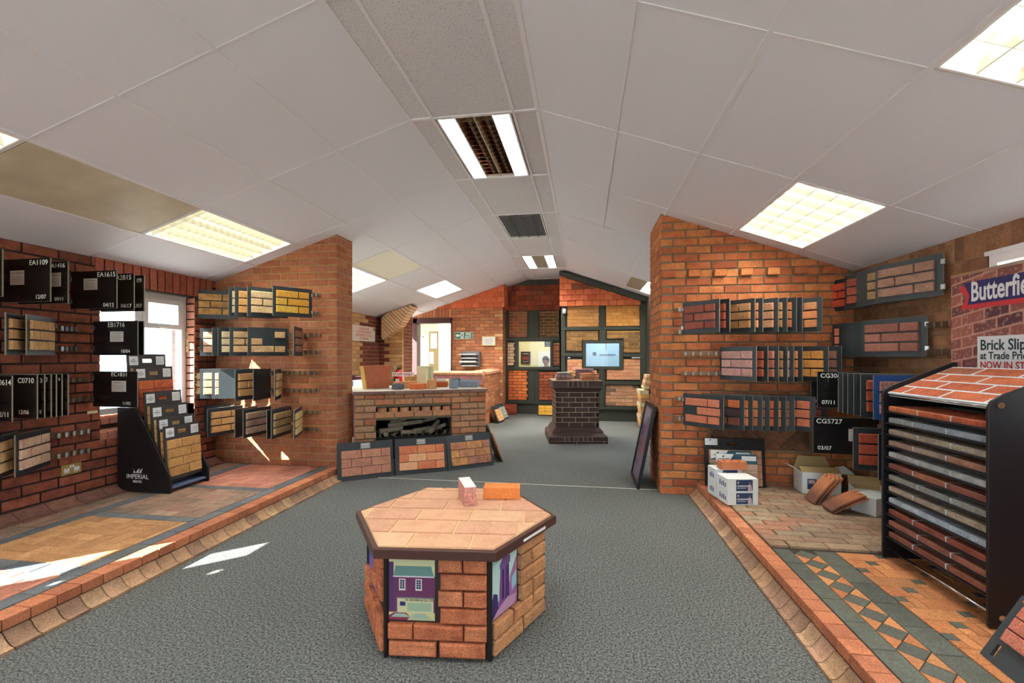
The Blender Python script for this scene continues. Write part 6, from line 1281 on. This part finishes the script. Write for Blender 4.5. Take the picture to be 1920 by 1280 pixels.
text(wp, 'ORDER YOUR FREE SAMPLES AT THE COUNTER', .216, z_(1.226), .019, T, y=-.0055, sx=.9); text(wp, 'TBS', .220, z_(1.172), .050, RT, y=-.0055, bold=.0008); text(wp, 'Cladding Systems', .40, z_(1.172), .034, mat('grey print', '8a8a88', .8), y=-.0055)
m = MB()
for i, mm in enumerate((RT, RT, T)): x = .315 + i * .018; m.prism([(x, z_(1.172)), (x, z_(1.195) + i*.006), (x + .035, z_(1.222)), (x + .035, z_(1.213)), (x + .008, z_(1.193) + i*.006), (x + .008, z_(1.172))][::-1], 1, -.0052, -.0042, mm)
obj('roof_logo', m, wp)
# ======================= THINGS ON THE RIGHT PLATFORM =======================
PT = PZ + .0135
CW_ = mat('white carton', 'e4ecea', .6); KR = mat('brown cardboard', 'b09868', .85); NVL = mat('navy carton label', '2c4468', .5)
def carton(label, loc, rz, W, D, Hh):
    t = thing('carton', label, 'box', loc, (0, 0, rz), 'white cartons stacked on the right platform'); m = MB(); m.box((0, 0, 0), (W, D, Hh), CW_); obj('body', m, t, bevel=.002)
    m = MB(); m.box((W*.28, -.001, .008), (W*.82, 0, Hh - .008), NVL); l = obj('label_panel', m, t)
    text(l, 'VANDERSANDEN', W*.30, Hh*.40, .0165, WHITE, y=-.0015, bold=.0004, sx=.72); m = MB(); m.prism([(W*.32, Hh*.78), (W*.35, Hh*.6), (W*.37, Hh*.78)], 1, -.0014, -.001, WHITE); m.prism([(W*.37, Hh*.62), (W*.41, Hh*.82), (W*.39, Hh*.6)], 1, -.0014, -.001, RT); m.box((W*.30, -.0014, Hh*.28), (W*.6, -.001, Hh*.31), WHITE); obj('logo', m, l)
    m = MB(); m.prism([(W*.66, .01), (W*.67, Hh*.5), (W*.72, Hh*.62), (W*.78, Hh*.5), (W*.80, .01)][::-1], 1, -.0014, -.001, mat('print pale shirt', 'c8b8c0', .6)); m.lathe([(0, -.001), (.009, -.001), (.009, .0)], (W*.725, -.0012, Hh*.72), 8, mat('print skin', 'c89c88', .6)); obj('printed_figure', m, l)
    m = MB(); [m.box((-.001, .03 + i*.03, Hh*.3), (0, .045 + i*.03, Hh*.6 + .01*(i % 2)), mat('blue violet print', '4c5088', .6)) for i in range(int((D - .06) / .03))]; obj('side_print', m, t); return t
A0 = (1.127, 3.84); rz = .165
for k in range(2): carton(f"white carton with navy label, front stack, {('lower', 'upper')[k]} one", (A0[0], A0[1], PT + k * .1045), rz, .245, .19, .104)
for k in range(2): carton(f"white carton behind the front stack, {('lower one', 'upper one under the red brick')[k]}", (A0[0] - .035, A0[1] + .205, PT + k * .118), rz, .225, .15, .1175)
m = MB(); W, D, Hh = .208, .098, .064
hs = [(-.06, 0), (0, 0), (.06, 0)]; slabh = MB(); slab(slabh, -W/2, W/2, -D/2, D/2, 0, Hh, col3('smooth orange red perforated brick', ['b8603a', 'c06840'], amt=.1, speck=.1), [(x - .017, x + .017, -.02, .02) for x, _ in hs]); me = slabh.mesh('perforated_brick')
for v in me.vertices: x, y, z = v.co; v.co = (x, z, Hh - y)
me.update(); me.flip_normals(); o = obj('perforated_brick', me, None, (1.235, 4.09, PT + .236 + .0), (0, 0, .12)); tag(o, 'orange red brick with three holes on top of the white cartons', 'brick')
lean_board('sample_board', 'large black board with handle hole leaning on the right end wall', (1.10, 4.40, PT), (1.62, 4.40, PT), .43, .11, [[.3, .4, .3], [.15, .4, .45], [.3, .4, .3], [.15, .4, .45], [.3, .4, .3]], SM['tan pink'], 'boards beside the white cartons', bm=BK2, cover=(.035, .03, .01), top=.10, hole=(.20, .29, .365, .39), slipth=.014)
q = MB(); q.box((0, -.002, 0), (.11, 0, .06), WHITE); q.prism([(.035, .045), (.045, .038), (.058, .055)], 1, -.0025, -.002, INK); o = obj('paper_label', q, bpy.data.objects['sample_board.%03d' % (len([x for x in bpy.data.objects if x.name.startswith('sample_board')]) - 1)], (.006, .04, .365), (-.11, 0, 0)); 
for i, (x, y, lb) in enumerate(((1.135, 4.33, 'beige slip board with teal header behind the nearer one'), (1.165, 4.275, 'beige slip board with teal header directly behind the white cartons'))):
    t, pf, w_ = lean_board('sample_board', lb, (x, y, PT), (x + .345, y, PT), .335 - i * .02, .10, [[.28, .4, .32], [.5, .5], [.28, .4, .32], [.5, .5]], col3('beige brown slip', ['b49880', 'a88c74']), 'boards beside the white cartons', bm=mat('pale board edge', 'd0c08c', .7), cover=(.0, .0, .0), top=.085, slipth=.012)
    h_ = .335 - i * .02; q = MB(); q.box((.0, -.001, h_ - .085), (w_, 0, h_), mat('teal header', '2c5c6c', .5)); q.prism([(0, h_), (.15, h_), (.12, h_ - .05), (0, h_ - .075)][::-1], 1, -.0018, -.001, WHITE); q.box((w_ - .13, -.0018, h_ - .055), (w_ - .01, -.001, h_ - .015), WHITE); q.prism([(.05, h_ - .02), (.06, h_ - .032), (.075, h_ - .012)], 1, -.0024, -.0018, INK); hd = obj('header_print', q, pf)
    text(hd, 'VANDERSANDEN', .015, h_ - .046, .013, INK, y=-.0028)
# open cardboard box and clay roof tiles
def openbox(label, loc, rz, W, D, Hh, flaps, m, mi):
    t = thing('cardboard_box', label, 'box', loc, (0, 0, rz)); b = MB(); th = .004
    b.box((0, 0, 0), (W, D, th), m); b.box((0, 0, 0), (W, th, Hh), m); b.box((0, D - th, 0), (W, D, Hh), m); b.box((0, 0, 0), (th, D, Hh), m); b.box((W - th, 0, 0), (W, D, Hh), m); b.box((th, D - th - .001, th), (W - th, D - th, Hh), mi); obj('body', b, t)
    for P, mm in flaps: q = MB(); q.add(P + [(a, c + .003, d + .002) for a, c, d in P], [(0,1,2,3),(7,6,5,4),(0,4,5,1),(1,5,6,2),(2,6,7,3),(3,7,4,0)], mm); obj('flap', q, t)
    return t
W, D, Hh = .30, .19, .185
bx = openbox('open white cardboard box with brown flaps in the right corner', (1.86, 4.27, PT), -.06, W, D, Hh, [([(0, D, Hh), (W, D, Hh), (W - .04, D + .02, Hh + .10), (.04, D + .02, Hh + .10)], KR), ([(0, 0, Hh), (0, D, Hh), (-.10, D - .02, Hh + .05), (-.10, .0, Hh + .05)], CW_), ([(W, 0, Hh), (W, D, Hh), (W + .10, D, Hh + .03), (W + .10, 0, Hh + .0)], CW_), ([(0, 0, Hh), (W, 0, Hh), (W, .06, Hh + .035), (0, .06, Hh + .035)], KR)], CW_, KR)
q = MB(); q.box((.04, -.001, .04), (.11, 0, .13), NVL); q.box((.05, -.0015, .09), (.10, -.001, .12), mat('pale print', 'c8b0a8', .6)); obj('label_panel', q, bx)
bx2 = openbox('low open white box against the right wall behind the roof tiles', (2.15, 4.05, PT), -.25, .22, .17, .12, [([(0, .17, .12), (.22, .17, .12), (.22, .2, .18), (0, .2, .18)], KR)], CW_, KR)
q = MB(); q.box((0, 0, 0), (.22, .17, .13), CW_); q.box((.13, -.001, .10), (.20, .002, .131), mat('carton slot', '9cb0c0', .6)); o = obj('white_carton', q, None, (2.12, 3.72, PT + .002), (0, 0, .55), bevel=.003); tag(o, 'closed white carton lying skewed beside the rack', 'box')
RTL = brickmat('smoked orange clay tile', ['c07048', 'c8784c', 'b4643e'], amt=.15, dark='5c3a30')
nt_ = RTL.node_tree; cc = [n for n in nt_.nodes if n.type == 'TEX_COORD'][0]; sx_ = nt_.nodes.new('ShaderNodeSeparateXYZ'); nt_.links.new(cc.outputs['Object'], sx_.inputs[0])
mr_ = nt_.nodes.new('ShaderNodeMapRange'); mr_.inputs[1].default_value = .06; mr_.inputs[2].default_value = .17; mr_.inputs[3].default_value = .75; mr_.inputs[4].default_value = 0; nt_.links.new(sx_.outputs['X'], mr_.inputs[0])
bs_ = nt_.nodes['Principled BSDF']; src = bs_.inputs['Base Color'].links[0].from_socket; mm_ = nt_.nodes.new('ShaderNodeMix'); mm_.data_type = 'RGBA'; nt_.links.new(mr_.outputs[0], mm_.inputs['Factor']); nt_.links.new(src, mm_.inputs['A']); mm_.inputs['B'].default_value = lin('5a4440'); nt_.links.new(mm_.outputs['Result'], bs_.inputs['Base Color'])
def rooftile(label, A, rz, tilt, base_z=0):
    q = MB(); th = .013
    n = 8; L_, W_ = .262, .162
    vs = []; fs = []
    for i in range(n + 1):
        x = L_ * i / n; c = .006 * (1 - (2 * i / n - 1) ** 2)
        for y in (0, W_): vs += [(x, y, c), (x, y, c + th)]
    for i in range(n):
        a = i * 4; b_ = a + 4; fs += [(a, b_, b_+2, a+2), (a+1, a+3, b_+3, b_+1), (a, a+1, b_+1, b_), (a+2, b_+2, b_+3, a+3)]
    fs += [(0, 2, 3, 1), (n*4, n*4+1, n*4+3, n*4+2)]; q.add(vs, fs, RTL); 
    for yy in (.045, .117): q.cyl((L_ - .03, yy, th + .001), (L_ - .03, yy, th + .0025), .005, 8, INK); q.cyl((L_ - .012, yy, th), (L_ - .012, yy, th + .010), .011, 8, RTL)
    o = obj('roof_tile', q, None, A, (0, -tilt, rz)); tag(o, label, 'roof tile', 'clay roof tiles on the right platform'); return o
for k in range(3): rooftile(('frontmost', 'middle', 'rearmost')[k] + ' of three clay roof tiles leaning together on the open box', (1.815 + k * .032, 3.955 + k*.004, PT + .002), -.02 + .0 * k, .93 + .01 * k)
rooftile('single clay roof tile propped low between the carton and leaning tiles', (1.835, 3.735, PT + .018), -.02, .50); rooftile('clay roof tile directly under the low propped one', (1.850, 3.737, PT + .002), -.02, .48)
t, pf, w_ = lean_board('sample_board', 'black board with rough red slips and orange sticker, bottom right corner', (1.57, 2.10, PZ + .004), (1.54, 1.67, PZ + .004), .285, .51, [[.35, .65], [.6, .4], [.35, .65]], SM['pink red'], None, cover=(.05, .02, .095), top=.03, hole=(.035, .055, .022, .075), bm=BOARD)
q = MB(); q.box((.02, -.002, .262), (.07, 0, .28), mat('orange sticker', 'ff5a20', .5)); obj('sticker', q, pf)
# ---------- lettering curves become plain meshes ----------
bpy.context.view_layer.update()
dg = bpy.context.evaluated_depsgraph_get()
for o in [o for o in bpy.data.objects if o.type == 'FONT']:
    me = bpy.data.meshes.new_from_object(o.evaluated_get(dg)); nm = o.name
    if not me.materials: me.materials.append(o.data.materials[0])
    n_ = bpy.data.objects.new('lettering', me); n_.matrix_basis = o.matrix_basis.copy(); COL.objects.link(n_); n_.parent = o.parent
    for k in ('label',):
        if k in o: n_[k] = o[k]
    bpy.data.objects.remove(o)
